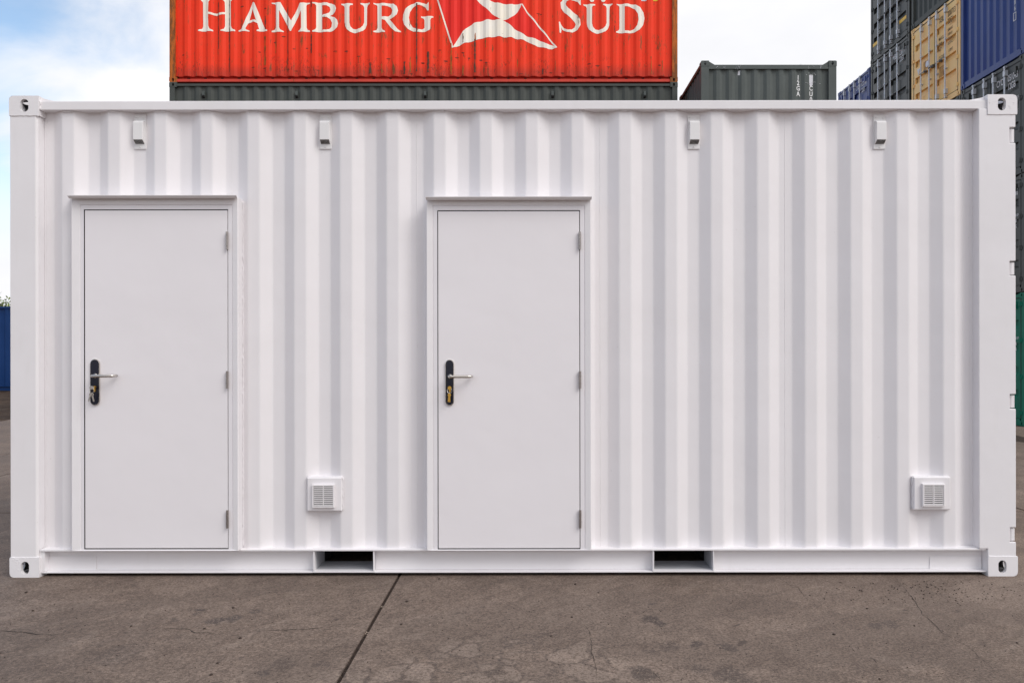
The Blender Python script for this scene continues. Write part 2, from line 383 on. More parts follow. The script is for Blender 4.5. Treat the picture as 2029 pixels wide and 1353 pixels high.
# bare soil strip in front of the far blue container
b = MB(); nx, ny = 70, 60; X0, X1, Y0, Y1 = JX-SX*6, JX-SX*2+0.7, 9.55, JY+SY*9
for q in range(ny+1):
    for p in range(nx+1):
        x = X0+(X1-X0)*p/nx; y = Y0+(Y1-Y0)*q/ny
        e = min(1, min(p, nx-p, q, ny-q)/3.0)
        b.v.append((x + random.uniform(-.1,.1), y + random.uniform(-.12,.12), ground_z(x, y) + (0.005 + 0.05*e*random.random() if e > 0 else -0.03)))
for q in range(ny):
    for p in range(nx):
        a = q*(nx+1)+p; b.f.append((a, a+1, a+2+nx, a+1+nx))
soil = b.build('soil', M['dirt'], fix=False); soil['kind'] = 'structure'

def GP(px, py):
    z = F * EYE / (py - VY); return ((px - VX) * z / F, z - D)
def crack(pts, wd, seed):
    rnd = random.Random(seed); P = []
    for k in range(len(pts)-1):
        a, c_ = GP(*pts[k]), GP(*pts[k+1]); L = math.dist(a, c_); n = max(2, int(L/0.018))
        for i in range(n):
            t = i/n; P.append((a[0]+(c_[0]-a[0])*t, a[1]+(c_[1]-a[1])*t))
    Q = []; ox = oy = 0
    for (x, y) in P:
        ox = ox*0.8 + rnd.uniform(-.004,.004); oy = oy*0.8 + rnd.uniform(-.004,.004); Q.append((x+ox, y+oy))
    b = MB(); n = len(Q)
    for i, (x, y) in enumerate(Q):
        x2, y2 = Q[min(i+1, n-1)]; x1, y1 = Q[max(i-1, 0)]; d = math.hypot(x2-x1, y2-y1) or 1
        w_ = wd * (0.3 + rnd.random()) * min(1, 3*i/n + .15, 3*(n-1-i)/n + .15) / 2
        nx_, ny_ = -(y2-y1)/d*w_, (x2-x1)/d*w_; z = ground_z(x, y) + 0.0012
        b.v += [(x+nx_, y+ny_, z), (x-nx_, y-ny_, z)]
    for i in range(n-1): b.f.append((2*i, 2*i+1, 2*i+3, 2*i+2))
    b.build('crack', M['crackdark'], ground, fix=False)
crack([(-12,1246),(40,1248),(75,1253),(110,1254),(145,1244)], 0.0065, 1)
crack([(28,1258),(62,1250)], 0.003, 2)
crack([(304,1239.5),(330,1242),(373,1243),(385,1251),(445,1253)], 0.0045, 3); crack([(462,1251.5),(576,1245),(651,1240),(671,1234),(732,1237)], 0.0045, 12)
crack([(1150,1220),(1166,1248),(1172,1290),(1184,1330),(1180,1360)], 0.0030, 4)
crack([(1540,1142),(1560,1156),(1580,1162),(1605,1193)], 0.0032, 5)
crack([(1772,1143),(1792,1164),(1812,1190),(1830,1218),(1868,1252),(1920,1282),(1960,1316),(1990,1345)], 0.0032, 6)
crack([(1716,1296),(1730,1304),(1745,1316)], 0.004, 7)
crack([(1490,1246),(1560,1242),(1640,1246),(1680,1248)], 0.0018, 8)
crack([(1255,1314),(1290,1326),(1306,1340),(1316,1356)], 0.0022, 9)
crack([(0,903),(24,897)], 0.012, 10); crack([(0,932),(24,927)], 0.02, 11)

# loose grit and small stones
st = MB()
def stone(x, y, r, rnd):
    z = ground_z(x, y); n = len(st.v)
    k = 6
    for ring_, (zz, rr) in enumerate(((-0.1, 0.9), (0.55, 0.8))):
        for q in range(k):
            t = 2*math.pi*q/k + ring_*0.4; rr2 = r*rr*rnd.uniform(.7, 1.15)
            st.v.append((x+rr2*math.cos(t), y+rr2*math.sin(t), z+r*zz))
    st.v.append((x, y, z+r*0.85))
    for q in range(k): st.f += [(n+q, n+(q+1)%k, n+k+(q+1)%k, n+k+q), (n+k+q, n+k+(q+1)%k, n+2*k)]
rnd = random.Random(3)
for _ in range(420):
    px, py = rnd.uniform(0, 2029), rnd.uniform(1150, 1360); x, y = GP(px, py); stone(x, y, rnd.uniform(.0015, .0042), rnd)
for _ in range(180):
    px, py = rnd.gauss(1850, 95), rnd.uniform(1150, 1195); x, y = GP(px, py)
    if x < 3.6: stone(x, y, rnd.uniform(.002, .006), rnd)
for (px, py) in ((52,1171),(65,1207),(260,1238),(462,1202),(405,1243),(476,1262),(431,1311),(418,1334),(806,1190),(795,1235),(1133,1221),(1092,1258),(870,1145),(1186,1173),(1707,1170),(1703,1169),(1718,1205),(1652,1256),(1812,1239),(2015,1273),(1743,1344),(1140,1156)):
    x, y = GP(px, py); stone(x, y, rnd.uniform(.006, .010), rnd)
for _ in range(620):
    y = rnd.uniform(-2.2, 0.0); x = JX + rnd.uniform(-0.010, 0.010); z0 = len(st.v); stone(x, y, rnd.uniform(.002, .005), rnd)
    st.v[z0:] = [(a, c_, z - 0.009) for (a, c_, z) in st.v[z0:]]
sm_ = Mat('dark_grit', 0.9)
sm_.color(sm_.mix(sm_.rng(sm_.noise(7, 2), 0.66, 0.68), (0.045,0.030,0.024), (0.42,0.33,0.27))); M['stone'] = sm_.m
g_ = st.build('grit', M['stone'], smooth=False); g_['kind'] = 'stuff'; g_['label'] = 'fine dark grit and small stones on the concrete'; g_['category'] = 'grit'

# ------------------------------------------------------------------ container pieces
CA, CB, CC = 0.178, 0.162, 0.118
def stadium(hu, hv, t):
    """boundary radius of an upright oval slot (half sizes hu < hv) at angle t"""
    c, s = math.cos(t), math.sin(t); lo, hi = 0, 1
    def inside(r):
        u, v = abs(r*c), abs(r*s)
        if hu < hv: v = max(0, v-(hv-hu)); return math.hypot(u, v) < hu
        u = max(0, u-(hu-hv)); return math.hypot(u, v) < hv
    for _ in range(24):
        m_ = (lo+hi)/2
        if inside(m_): lo = m_
        else: hi = m_
    return lo
def holed(b, o, ax, bx, w_, h_, cu, cv, hu, hv, depth_vec, r=0.0, depth=True):
    """rectangle (u along ax, v along bx) with an oval hole, corner (0,0) optionally rounded by r"""
    o = Vector(o); ax = Vector(ax); bx = Vector(bx); dv = Vector(depth_vec)
    ang = [math.atan2(v-cv, u-cu) for (u, v) in ((0,0),(w_,0),(w_,h_),(0,h_),(r,0),(0,r))]
    for k in range(24): ang.append(-math.pi + 2*math.pi*k/24)
    ang = sorted(set(round(a, 5) for a in ang)); n0 = len(b.v); m = len(ang)
    for t in ang:
        c, s = math.cos(t), math.sin(t); lo, hi = 0, 1
        for _ in range(26):
            md = (lo+hi)/2; u, v = cu+md*c, cv+md*s
            ins = 0 <= u <= w_ and 0 <= v <= h_
            if ins and r and u < r and v < r: ins = math.hypot(u-r, v-r) < r
            if ins: lo = md
            else: hi = md
        q = stadium(hu, hv, t)
        b.v.append(tuple(o + ax*(cu+lo*c) + bx*(cv+lo*s)))
        b.v.append(tuple(o + ax*(cu+q*c) + bx*(cv+q*s)))
        b.v.append(tuple(o + ax*(cu+q*c) + bx*(cv+q*s) + dv))
    for k in range(m):
        a = n0+3*k; c_ = n0+3*((k+1) % m)
        b.f.append((a, c_, c_+1, a+1))
        if depth: b.f.append((a+1, c_+1, c_+2, a+2))
_cache = {}
def casting_mesh(sx, sy, sz):
    key = ('cast', sx, sy, sz)
    if key in _cache: return _cache[key]
    b = MB(); r = 0.026; t = 0.022
    X, Y, Z = Vector((sx,0,0)), Vector((0,sy,0)), Vector((0,0,sz))
    def P(a, c, d): return X*a + Y*c + Z*d
    # side face (y = 0), end face (x = 0), cap face (z = 0)
    holed(b, P(0,0,0), X, Z, CA, CC, 0.093, 0.058, 0.0245, 0.0385, Y*t, r)
    holed(b, P(0,0,r), Y, Z, CB, CC-r, 0.086, 0.058-r, 0.0245, 0.0385, X*t)
    holed(b, P(r,0,0), X, Y, CA-r, CB, 0.093-r, 0.086, 0.060, 0.030, Z*t)
    k = 5
    for i in range(k):
        a0, a1 = math.pi/2*i/k, math.pi/2*(i+1)/k
        p = [(r-r*math.sin(a), r-r*math.cos(a)) for a in (a0, a1)]
        b.quad(P(p[0][0],0,p[0][1]), P(p[1][0],0,p[1][1]), P(p[1][0],CB,p[1][1]), P(p[0][0],CB,p[0][1]))
    b.quad(P(CA,0,0), P(CA,0,CC), P(CA,CB,CC), P(CA,CB,0))
    b.quad(P(0,0,CC), P(CA,0,CC), P(CA,CB,CC), P(0,CB,CC))
    b.quad(*[P(r,CB,0), P(CA,CB,0), P(CA,CB,CC), P(0,CB,CC), P(0,CB,r), P(r*0.3,CB,r*0.3)])
    # cavity: unpainted steel, its tone darkened to stand in for the shade inside
    nc = len(b.f)
    holed(b, P(t,t,t), X, Z, CA-2*t, CC-2*t, 0.093-t, 0.058-t, 0.0245, 0.0355, Y*0, 0, False)
    holed(b, P(t,t,t), Y, Z, CB-2*t, CC-2*t, 0.086-t, 0.058-t, 0.0245, 0.0355, X*0, 0, False)
    holed(b, P(t,t,t), X, Y, CA-2*t, CB-2*t, 0.093-t, 0.086-t, 0.060, 0.030, Z*0, 0, False)
    b.quad(P(CA-t,t,t), P(CA-t,t,CC-t), P(CA-t,CB-t,CC-t), P(CA-t,CB-t,t))
    b.quad(P(t,CB-t,t), P(CA-t,CB-t,t), P(CA-t,CB-t,CC-t), P(t,CB-t,CC-t))
    b.quad(P(t,t,CC-t), P(CA-t,t,CC-t), P(CA-t,CB-t,CC-t), P(t,CB-t,CC-t))
    me = b.mesh('corner_casting', fix=False); me.materials.append(M['bare'])
    for p_ in me.polygons[nc:]: p_.material_index = 1
    _cache[key] = me; return me

W = 2.438
def corr_profile(x0, x1, y_out, y_in, pitch=0.278):
    """outer flats .072, slopes .068, inner flats .070, starting and ending on an inner flat"""
    n = int((x1-x0-0.10)/pitch); pad = ((x1-x0) - n*pitch)/2; pr = [(x0, y_in)]
    for k in range(n):
        c = x0+pad+pitch*(k+0.5); pr += [(c-0.104,y_in),(c-0.036,y_out),(c+0.036,y_out),(c+0.104,y_in)]
    pr.append((x1, y_in)); return pr
def prof_y(pr, x):
    for (a, b_) in zip(pr, pr[1:]):
        if a[0] <= x <= b_[0] and b_[0] > a[0]: return a[1] + (b_[1]-a[1])*(x-a[0])/(b_[0]-a[0])
    return pr[0][1]
def end_map(x, y, z):          # panel coords (u, depth, v) -> end face x=0 looking towards -x
    return (y, W - x, z)

def cached(key, fn):
    if key not in _cache: _cache[key] = fn()
    return _cache[key]

def container(name, label, loc, L, H, mat, group=None, door=False, post=None, rail=None, sidemat=None, front=True, pocket=False, cat='container', door_kw=None, side_post=0.125, lowrail=False, stepped=False):
    root = thing(name, label, cat, loc, group)
    post = post or mat; rail = rail or mat
    for sx, x in ((1, 0), (-1, L)):
        for sy, y in ((1, 0), (-1, W)):
            for sz, z in ((1, 0), (-1, H)):
                part('corner_casting', casting_mesh(sx, sy, sz), post, root, (x, y, z))
    def post_mesh(w_):
        b = MB(); b.box(0, w_, 0, 0.10, CC, H-CC); return b.mesh('corner_post')
    pm = cached(('post', H, side_post), lambda: post_mesh(side_post))
    for k, (x, y) in enumerate(((0.006, 0.006), (L-side_post-0.006, 0.006), (0.006, W-0.106), (L-side_post-0.006, W-0.106))):
        if not front and k < 2: continue
        part('corner_post', pm, post, root, (x, y, 0))
    def side(yy, flip):
        f = (lambda x, y, z: (x, W-y, z)) if flip else (lambda x, y, z: (x, y, z))
        tr = cached(('tr', L, H, flip, lowrail), lambda: _trail2(L, H, f) if lowrail else _trail(L, H, f)); part('top_side_rail', tr, rail, root)
        br = cached(('br', L, H, flip, stepped), lambda: _brail2(L, f) if stepped else _brail(L, H, f)); part('bottom_side_rail', br, rail, root)
        pr = corr_profile(side_post+0.004, L-side_post-0.004, 0.035, 0.071)
        sm = cached(('sp', L, H, flip, side_post), lambda: _sheet(pr, 0.160, H-(0.17 if lowrail else 0.085), f)); part('side_panel', sm, sidemat or mat, root)
        return pr
    prof = side(0, False) if front else None
    side(W, True)
    part('roof_panel', cached(('roof', L, H), lambda: _roof(L, H)), rail, root, (0, 0, -0.066 if lowrail else 0))
    part('floor_frame', cached(('floor', L), lambda: _floor(L)), M['dark_void'], root)
    # far end
    pe = corr_profile(0.104, W-0.104, 0.035, 0.071, 0.25)
    part('end_panel', cached(('ep', L, H), lambda: _sheet(pe, 0.160, H-0.115, lambda x, y, z: (L-y, x, z))), mat, root)
    part('header_rail', cached(('h1', L, H), lambda: _ends(L, H, True, True)), rail, root)
    part('sill_rail', cached(('s1', L, H), lambda: _ends(L, H, False, True)), rail, root)
    part('header_rail', cached(('h0', H), lambda: _ends(L, H, True, False)), rail, root)
    part('sill_rail', cached(('s0', H), lambda: _ends(L, H, False, False)), rail, root)
    if not door:
        part('end_panel', cached(('ep0', H), lambda: _sheet(pe, 0.160, H-0.115, end_map)), mat, root)
    else: door_end(root, H, mat, **(door_kw or {}))
    return root, prof, pe

def _trail(L, H, f):
    b = MB(); b.box(CA, L-CA, 0.012, 0.085, H-0.088, H-0.034); return b.map(f).mesh('top_side_rail')
def _brail(L, H, f):
    b = MB(); b.box(CA, L-CA, 0.02, 0.13, 0.150, 0.157); b.box(CA, L-CA, 0.066, 0.074, 0.024, 0.150); b.box(CA, L-CA, 0.02, 0.09, 0.016, 0.024)
    return b.map(f).mesh('bottom_side_rail')
def _brail2(L, f):
    b = MB(); b.box(CA, L-CA, 0.072, 0.16, 0.154, 0.158); b.box(CA, L-CA, 0.150, 0.156, 0.080, 0.1535); b.box(CA, L-CA, 0.022, 0.156, 0.016, 0.0795)
    return b.map(f).mesh('bottom_side_rail')
def _trail2(L, H, f):
    b = MB(); b.box(CA, L-CA, 0.012, 0.085, H-0.178, H-0.088)
    for s_ in (0, 1):
        pts = [(CA, H-0.01), (CA, H-0.0875), (CA+0.13, H-0.0875)]
        if s_: pts = [(L-u, v) for (u, v) in pts]
        b.prism(pts, 'y', 0.02, 0.08)
    return b.map(f).mesh('top_side_rail')
def _sheet(pr, z0, z1, f):
    b = MB(); b.sheet(pr, z0, z1, 0.003); return b.map(f).mesh('panel')
def _roof(L, H):
    b = MB(); pr = corr_profile(0.12, L-0.12, 0, 0.02, 0.21)
    b.sheet(pr, 0.08, W-0.08, 0.003); b.map(lambda x, y, z: (x, z, H-0.036-y)); return b.mesh('roof_panel')
def _floor(L):
    b = MB(); b.box(0.06, L-0.06, 0.14, W-0.14, 0.152, 0.18)
    n = int(L/0.4)
    for k in range(1, n):
        x = L*k/n
        if abs(L-6.06) < 0.01 and (1.78 < x < 2.24 or 3.82 < x < 4.28): continue      # clear of the fork tunnels
        b.box(x-0.03, x+0.03, 0.14, W-0.14, 0.04, 0.150)
    return b.mesh('floor_frame')
def _ends(L, H, top, far):
    b = MB()
    if top: b.box(CB, W-CB, 0.01, 0.09, H-0.112, H-0.034)
    else: b.box(CB, W-CB, 0.01, 0.09, 0.016, 0.157)
    if top:
        for s in (0, 1):     # sloping gussets beside the top castings
            pts = [(CB, H-0.004), (CB, H-0.034), (CB+0.12, H-0.034)]
            if s: pts = [(W-u, v) for (u, v) in pts]
            b.prism(pts, 'y', 0.02, 0.08)
    b.map((lambda x, y, z: (L-y, x, z)) if far else end_map); return b.mesh('end_rail')

def decal(text, size, mat, parent, fn, name='lettering', align='LEFT', aspect=0.60, prof=None, bold=0.016, spacing=1.0):
    cu = bpy.data.curves.new('t', 'FONT'); cu.body = text; cu.size = size; cu.align_x = align; cu.space_character = spacing
    cu.offset = size*bold
    o = bpy.data.objects.new('t', cu); col.objects.link(o); dg = bpy.context.evaluated_depsgraph_get()
    me = bpy.data.meshes.new_from_object(o.evaluated_get(dg)); bpy.data.objects.remove(o)
    for v in me.vertices: v.co = Vector(fn(v.co.x*aspect, v.co.y))
    me.materials.clear(); me.materials.append(None)
    return part(name, me, mat, parent)

def door_end(root, H, mat, text=None, ink=None, yellow=False, bar=None, vents=True, extras=None, hinge=None):
    bar = bar or M['galv']; ink = ink or M['ink_white']
    zb, zt = 0.172, H-0.125
    cuts = [0.36, 0.52, 0.68, 0.86] if H < 2.7 else [0.3, 0.5, 0.7, 0.86]
    def leaf_mesh():
        b = MB(); u1 = 1.075; zs = [zb]
        # stiles and plain bands butt around three recessed troughs
        b.box(0, 0.075, 0.012, 0.05, zb, zt); b.box(u1-0.075, u1, 0.012, 0.05, zb, zt)
        pr = [(zb, 0.012)]
        for k in range(4):
            z = zb + (zt-zb)*(0.21+0.195*k); pr += [(z-0.10,0.012),(z-0.055,0.066),(z+0.068,0.066),(z+0.074,0.012)]
        pr.append((zt, 0.012)); n = len(b.v)
        b.sheet(pr, 0.075, u1-0.075, 0.004); b.v[n:] = [(z, y, x) for (x, y, z) in b.v[n:]]
        return b
    for s in (0, 1):
        u0 = 0.135 if s == 0 else 1.228
        lm = cached(('leaf', H, s), lambda: leaf_mesh().map(lambda x, y, z: end_map(x+u0, y, z)).mesh('door'))
        d = part('door', lm, mat, root)
        def gas():
            b = MB(); b.box(u0-0.016, u0-0.001, 0.008, 0.05, zb-0.01, zt+0.012); b.box(u0+1.076, u0+1.090, 0.008, 0.05, zb-0.01, zt+0.012)
            b.box(u0-0.001, u0+1.076, 0.006, 0.05, zt+0.001, zt+0.022); b.box(u0-0.001, u0+1.076, 0.02, 0.05, zb-0.012, zb-0.001)
            return b.map(end_map).mesh('gasket')
        part('gasket', cached(('gas', H, s), gas), M['gasket'], d)
        def rod(u):
            b = MB(); b.tube([(u, -0.035, zb-0.05), (u, -0.035, zt+0.055)], 0.019, 10)
            for z in (zb+0.11, zt-0.10):
                b.box(u-0.022, u+0.05, -0.062, 0.012, z-0.06, z+0.06)
            for z in (zb-0.045, zt+0.05): b.box(u-0.03, u+0.03, -0.05, 0.01, z-0.014, z+0.014)
            for z in (zb+0.70, zb+1.45): b.box(u-0.028, u+0.03, -0.05, 0.012, z-0.016, z+0.016)
            return b.map(end_map).mesh('locking_bar')
        def hand(u, sg):
            b = MB(); z = zb + 0.98
            b.box(u-0.01 if sg > 0 else u-0.34, u+0.34 if sg > 0 else u+0.01, -0.064, -0.055, z-0.011, z+0.011)
            b.box(u+0.22*sg-0.018, u+0.22*sg+0.018, -0.074, 0.012, z-0.04, z+0.022)
            return b.map(end_map).mesh('bar_handle')
        for k, du in enumerate((0.46, 0.89) if s == 0 else (0.16, 0.58)):
            part('locking_bar', cached(('rod', H, s, k), lambda: rod(u0+du)), bar, d)
            part('bar_handle', cached(('hand', H, s, k), lambda: hand(u0+du, -1 if s else 1) if k == (1 if s else 0) else hand(u0+du, -1 if s else 1)), M['galv_dark'], d)
        for k in range(4):
            z = zb+0.12+(zt-zb-0.24)*k/3; uu = u0-0.055 if s == 0 else u0+1.055
            def hin():
                b = MB(); b.box(uu-0.045, uu+0.09 if s == 0 else uu+0.08, -0.004, 0.011, z-0.035, z+0.035); b.tube([(uu+(0.02 if s == 0 else 0.03), -0.004, z-0.05), (uu+(0.02 if s == 0 else 0.03), -0.004, z+0.05)], 0.016, 8)
                return b.map(end_map).mesh('hinge')
            part('hinge', cached(('hin', H, s, k), hin), hinge or mat, d)
    def T(u, z): return lambda x, y: end_map(u+x, 0.008, z+y)
    if yellow:
        for (ua, ub) in ((0.15, 0.52), (1.228+0.62, 1.228+1.02)):
            b = MB(); z = zb+(zt-zb)*0.155; b.box(ua, ub, 0.008, 0.0115, z-0.05, z+0.05); b.map(end_map).build('reflective_tape', M['yellow'], root)
    if text:
        a, c_, e = text; z = zt-0.25
        decal(a, 0.2, ink, root, T(1.228+0.22, z-0.05), bold=0.014, aspect=0.60); decal(c_, 0.2, ink, root, T(1.228+0.625, z-0.05), bold=0.014, aspect=0.60); decal(e, 0.2, ink, root, T(1.228+0.625, z-0.235), bold=0.014, aspect=0.60)
    if extras: extras(root, T, zb, zt)
    if vents:
        for u in (0.36, 2.15):
            b = MB(); b.box(u-0.03, u+0.03, -0.02, 0.0115, zt-0.22, zt-0.06); b.map(end_map).build('air_vent', mat, root)

# ------------------------------------------------------------------ white container
XL, XR, HM = -3.112, 2.948, 2.893
LM = XR - XL
root, _, _ = container('site_container', 'white corrugated steel container with two white doors filling the foreground', (XL, 0, -0.0085), LM, HM, M['white'], post=M['white_frame'], rail=M['white_frame'], front=False)
root.rotation_euler = (0, -R(0.078), 0)
MW = root
def lx(px, y=0.0): return wx(px, y) - XL
def lz(py, px=1014, y=0.0):      # undo the slight tilt so that pixels measured in the photo land where they should
    return wz(py, y) + 0.0085 - (wx(px, y) - XL) * math.tan(R(0.078))

# posts
b = MB(); xl0, xl1 = lx(20), lx(74.5)
b.prism([(xl0,0.004),(xl1-0.012,0.004),(xl1,0.012),(xl1,0.078),(xl0+0.004,0.09),(xl0,0.085)], 'z', CC, HM-CC)
b.build('corner_post', M['white_frame'], MW, bevel=0.004)
ZFL = lz(1088.5, 1000, 0.012) + 0.0035
xr0, xr1, xn = lx(1941.5), lx(2014.5), lx(2002.5)
xq = LM-CA; ZR0 = lz(217.3, 1000, 0.012) - 0.001
notch = [(252,283),(517,546),(781,810),(1045,1074)]
poly = [(xr0, ZFL), (xq, ZFL), (xq, CC), (xr1, CC)]
for (a, c_) in reversed(notch): poly += [(xr1, lz(c_, 2005)), (xn, lz(c_, 2005)), (xn, lz(a, 2005)), (xr1, lz(a, 2005))]
poly += [(xr1, HM-CC), (xq, HM-CC), (xq, ZR0), (xr0, ZR0)]
b = MB(); b.prism(poly, 'y', 0.004, 0.085); b.build('corner_post', M['white_frame'], MW, bevel=0.004)
for (a, c_) in notch:
    b = MB(); z0, z1 = lz(c_, 2005)+0.006, lz(a, 2005)-0.007; b.tube([(xr1-0.016, 0.030, z0), (xr1-0.016, 0.030, z1)], 0.0155, 16); b.box(xr1-0.016, xr1-0.001, 0.016, 0.045, z0, z1)
    b.box(xn+0.001, xr1-0.02, 0.050, 0.07, z0-0.006, z1+0.006)
    b.build('door_hinge', M['white_frame'], MW, bevel=0.002)
# top rail and gussets
b = MB(); zt1, zt0 = lz(199.5, 1000, 0.012), lz(217.3, 1000, 0.012)
b.box(CA, LM-CA, 0.012, 0.095, zt0, zt1); b.build('top_side_rail', M['white_frame'], MW, bevel=0.004)
for s in (0, 1):
    x0 = CA if s == 0 else LM-CA; x1 = x0+0.10 if s == 0 else x0-0.11
    b = MB(); pts = [(x0, zt1+0.001), (x1, zt1+0.001), (x0, HM-0.006)]
    b.prism(pts, 'y', 0.03, 0.13); b.build('gusset', M['white_frame'], MW)
# corrugated wall
cent = [135.8, 227, 319, 410.5, 503.5, 595.5, 687, 779, 872.5, 964, 1055, 1146, 1240, 1331, 1422, 1513.5, 1608, 1699, 1790.5, 1882]
yo, yi = 0.035, 0.071
wallp = [(lx(74.5)-0.002+0.003, yi)]
for c_ in cent:
    c0 = lx(c_, yo); wallp += [(c0-0.104, yi), (c0-0.036, yo), (c0+0.036, yo), (c0+0.104, yi)]
wallp.append((xr0+0.006, yi))
zw0, zw1 = 0.158, zt0+0.02
# rounded folds: replace every kink by two points
rp = [wallp[0]]
for k in range(1, len(wallp)-1):
    p, q, r_ = Vector(wallp[k-1]), Vector(wallp[k]), Vector(wallp[k+1])
    a, c_ = (p-q).normalized(), (r_-q).normalized(); e = 0.008
    rp += [tuple(q+a*e), tuple(q+(a+c_)*e*0.22), tuple(q+c_*e)]
rp.append(wallp[-1])
b = MB(); b.sheet(rp, zw0, zw1, 0.003); b.build('corrugated_wall', M['white'], MW)
def wall_y(x): return prof_y(wallp, x)
# weld seams between sheets, drawn as fine raised beads
def bead(name, pts, r, seed, parent, step=0.009, jit=0.25, mat=None):
    rn = random.Random(seed); P = []; rs = []
    for (p, q) in zip(pts, pts[1:]):
        p, q = Vector(p), Vector(q); n = max(2, int((q-p).length/step))
        for i in range(n):
            P.append(p.lerp(q, i/n) + Vector((rn.uniform(-1,1), rn.uniform(-1,1)*0.5, 0))*r*jit); rs.append(r*rn.uniform(0.7, 1.35))
    P.append(Vector(pts[-1])); rs.append(r)
    b = MB(); b.tube(P, rs, 6); return b.build(name, mat or M['white_frame'], parent, smooth=True)
for k, px in enumerate((94, 461.5, 827, 1190, 1556, 1921)):
    x = lx(px, yi); bead('weld_seam', [(x, wall_y(x)-0.0002, zw0), (x, wall_y(x)-0.0002, zw1)], 0.0014, k, MW, 0.02, 0.3)
# small tack welds at the rail over every outer fold
for k, c_ in enumerate(cent):
    x = lx(c_, yo); bead('weld_bead', [(x-0.034, yo-0.003, zt0-0.004), (x+0.034, yo-0.003, zt0-0.004)], 0.0042, 40+k, MW, 0.012, 0.3)
# bottom rail: flanged channel, interrupted by two fork pockets
zf1, zf0 = lz(1088.5, 1000, 0.012), lz(1091.0, 1000, 0.012)
zb0 = lz(1134, 1000, 0.02)
pk = [(lx(623.5, 0.02), lx(739.5, 0.02)), (lx(1296, 0.02), lx(1412.5, 0.02))]
bx0, bx1 = lx(76.5), lx(1957)
b = MB(); b.box(bx0-0.0, bx1, 0.012, 0.14, zf0, zf1+0.003); b.build('rail_flange', M['white_frame'], MW, bevel=0.002)
segs = [(CA+0.001, pk[0][0]-0.010), (pk[0][1]+0.006, pk[1][0]-0.006), (pk[1][1]+0.006, LM-CA-0.001)]
for (a, c_) in segs:
    b = MB(); b.box(a, c_, 0.067, 0.075, zb0+0.008, zf0-0.001); b.box(a, c_, 0.018, 0.074, zb0, zb0+0.008); b.build('bottom_side_rail', M['white_frame'], MW, bevel=0.002)
for (a, c_) in pk:
    b = MB(); t = 0.006
    b.box(a-t-0.003, a, 0.016, 0.06, zb0+0.012, zf0-0.002); b.box(c_, c_+t, 0.016, 0.06, zb0+0.012, zf0-0.002)
    b.box(a-t-0.003, c_+t, 0.016, 0.06, zb0+0.002, zb0+0.0115)
    b.build('fork_pocket', M['white_frame'], MW, bevel=0.0015)
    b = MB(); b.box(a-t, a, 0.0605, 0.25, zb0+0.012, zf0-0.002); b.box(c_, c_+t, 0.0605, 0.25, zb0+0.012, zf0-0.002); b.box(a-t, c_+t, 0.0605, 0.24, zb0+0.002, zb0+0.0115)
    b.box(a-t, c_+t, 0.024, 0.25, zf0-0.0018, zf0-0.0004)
    b.build('pocket_lining', M['lining'], MW)  # inner floor and walls, shade painted on as grey
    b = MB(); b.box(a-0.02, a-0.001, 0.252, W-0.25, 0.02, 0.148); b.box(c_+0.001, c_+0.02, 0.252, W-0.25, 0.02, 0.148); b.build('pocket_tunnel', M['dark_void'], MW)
# short infill pieces beside the lower castings and their doubler plates
b = MB(); b.box(lx(90.5, .063), lx(191, .063), 0.0625, 0.066, lz(1129, 140, .063), lz(1102, 140, .063)); b.build('doubler_plate', M['white_frame'], MW, bevel=0.001)
b = MB(); b.box(lx(1842, .063), lx(1945, .063), 0.0625, 0.066, lz(1129, 1900, .063), lz(1102, 1900, .063)); b.build('doubler_plate', M['white_frame'], MW, bevel=0.001)
b = MB(); b.box(xl1+0.0005, CA+0.02, 0.02, 0.08, 0.03, zf0-0.001); b.build('post_foot', M['white_frame'], MW)
b = MB(); b.box(LM-CA-0.002, LM-CA-0.0005, 0.012, 0.08, CC+0.001, zf0-0.001); b.build('post_foot', M['white_frame'], MW)
# beads round the castings
for k, (x0, x1, z) in enumerate(((0.004, CA, HM-CC-0.001), (LM-CA, LM-0.004, HM-CC-0.001), (0.004, CA, CC+0.001), (LM-CA, LM-0.004, CC+0.001))):
    bead('weld_bead', [(x0, 0.003, z), (x1, 0.003, z)], 0.0032, 80+k, MW)
bead('weld_bead', [(CA+0.002, 0.012, zt0), (CA+0.002, 0.010, zt1)], 0.006, 90, MW, 0.008, 0.6)
bead('weld_bead', [(LM-CA-0.002, 0.012, zt0), (LM-CA-0.002, 0.010, zt1)], 0.0035, 91, MW, 0.008, 0.4)
for k, (a, c_, z) in enumerate(((bx0, lx(150), zf1+0.004), (lx(1890), bx1, zf1+0.004))):
    bead('weld_bead', [(a, 0.05, z), (c_, 0.06, z)], 0.004, 95+k, MW, 0.012, 0.5)
# blobs of spatter near the casting (left foot)
for k in range(2):
    b = MB(); rn = random.Random(60+k)
    for _ in range(26):
        x = (rn.uniform(0.02, 0.06) if k == 0 else LM - rn.uniform(0.02, 0.17)); z = rn.uniform(0.03, 0.11) if k == 0 else HM-rn.uniform(0.02, 0.1)
        if k == 1 and abs(x-(LM-0.093)) < 0.03 and abs(z-(HM-0.058)) < 0.045: continue
        r = rn.uniform(0.001, 0.0026); b.box(x-r, x+r*1.6, -r*0.7, 0.003, z-r, z+r*1.3)
    sp_ = b.build('weld_spatter', M['white_frame'], MW, bevel=0.0008); sp_['kind'] = 'stuff'

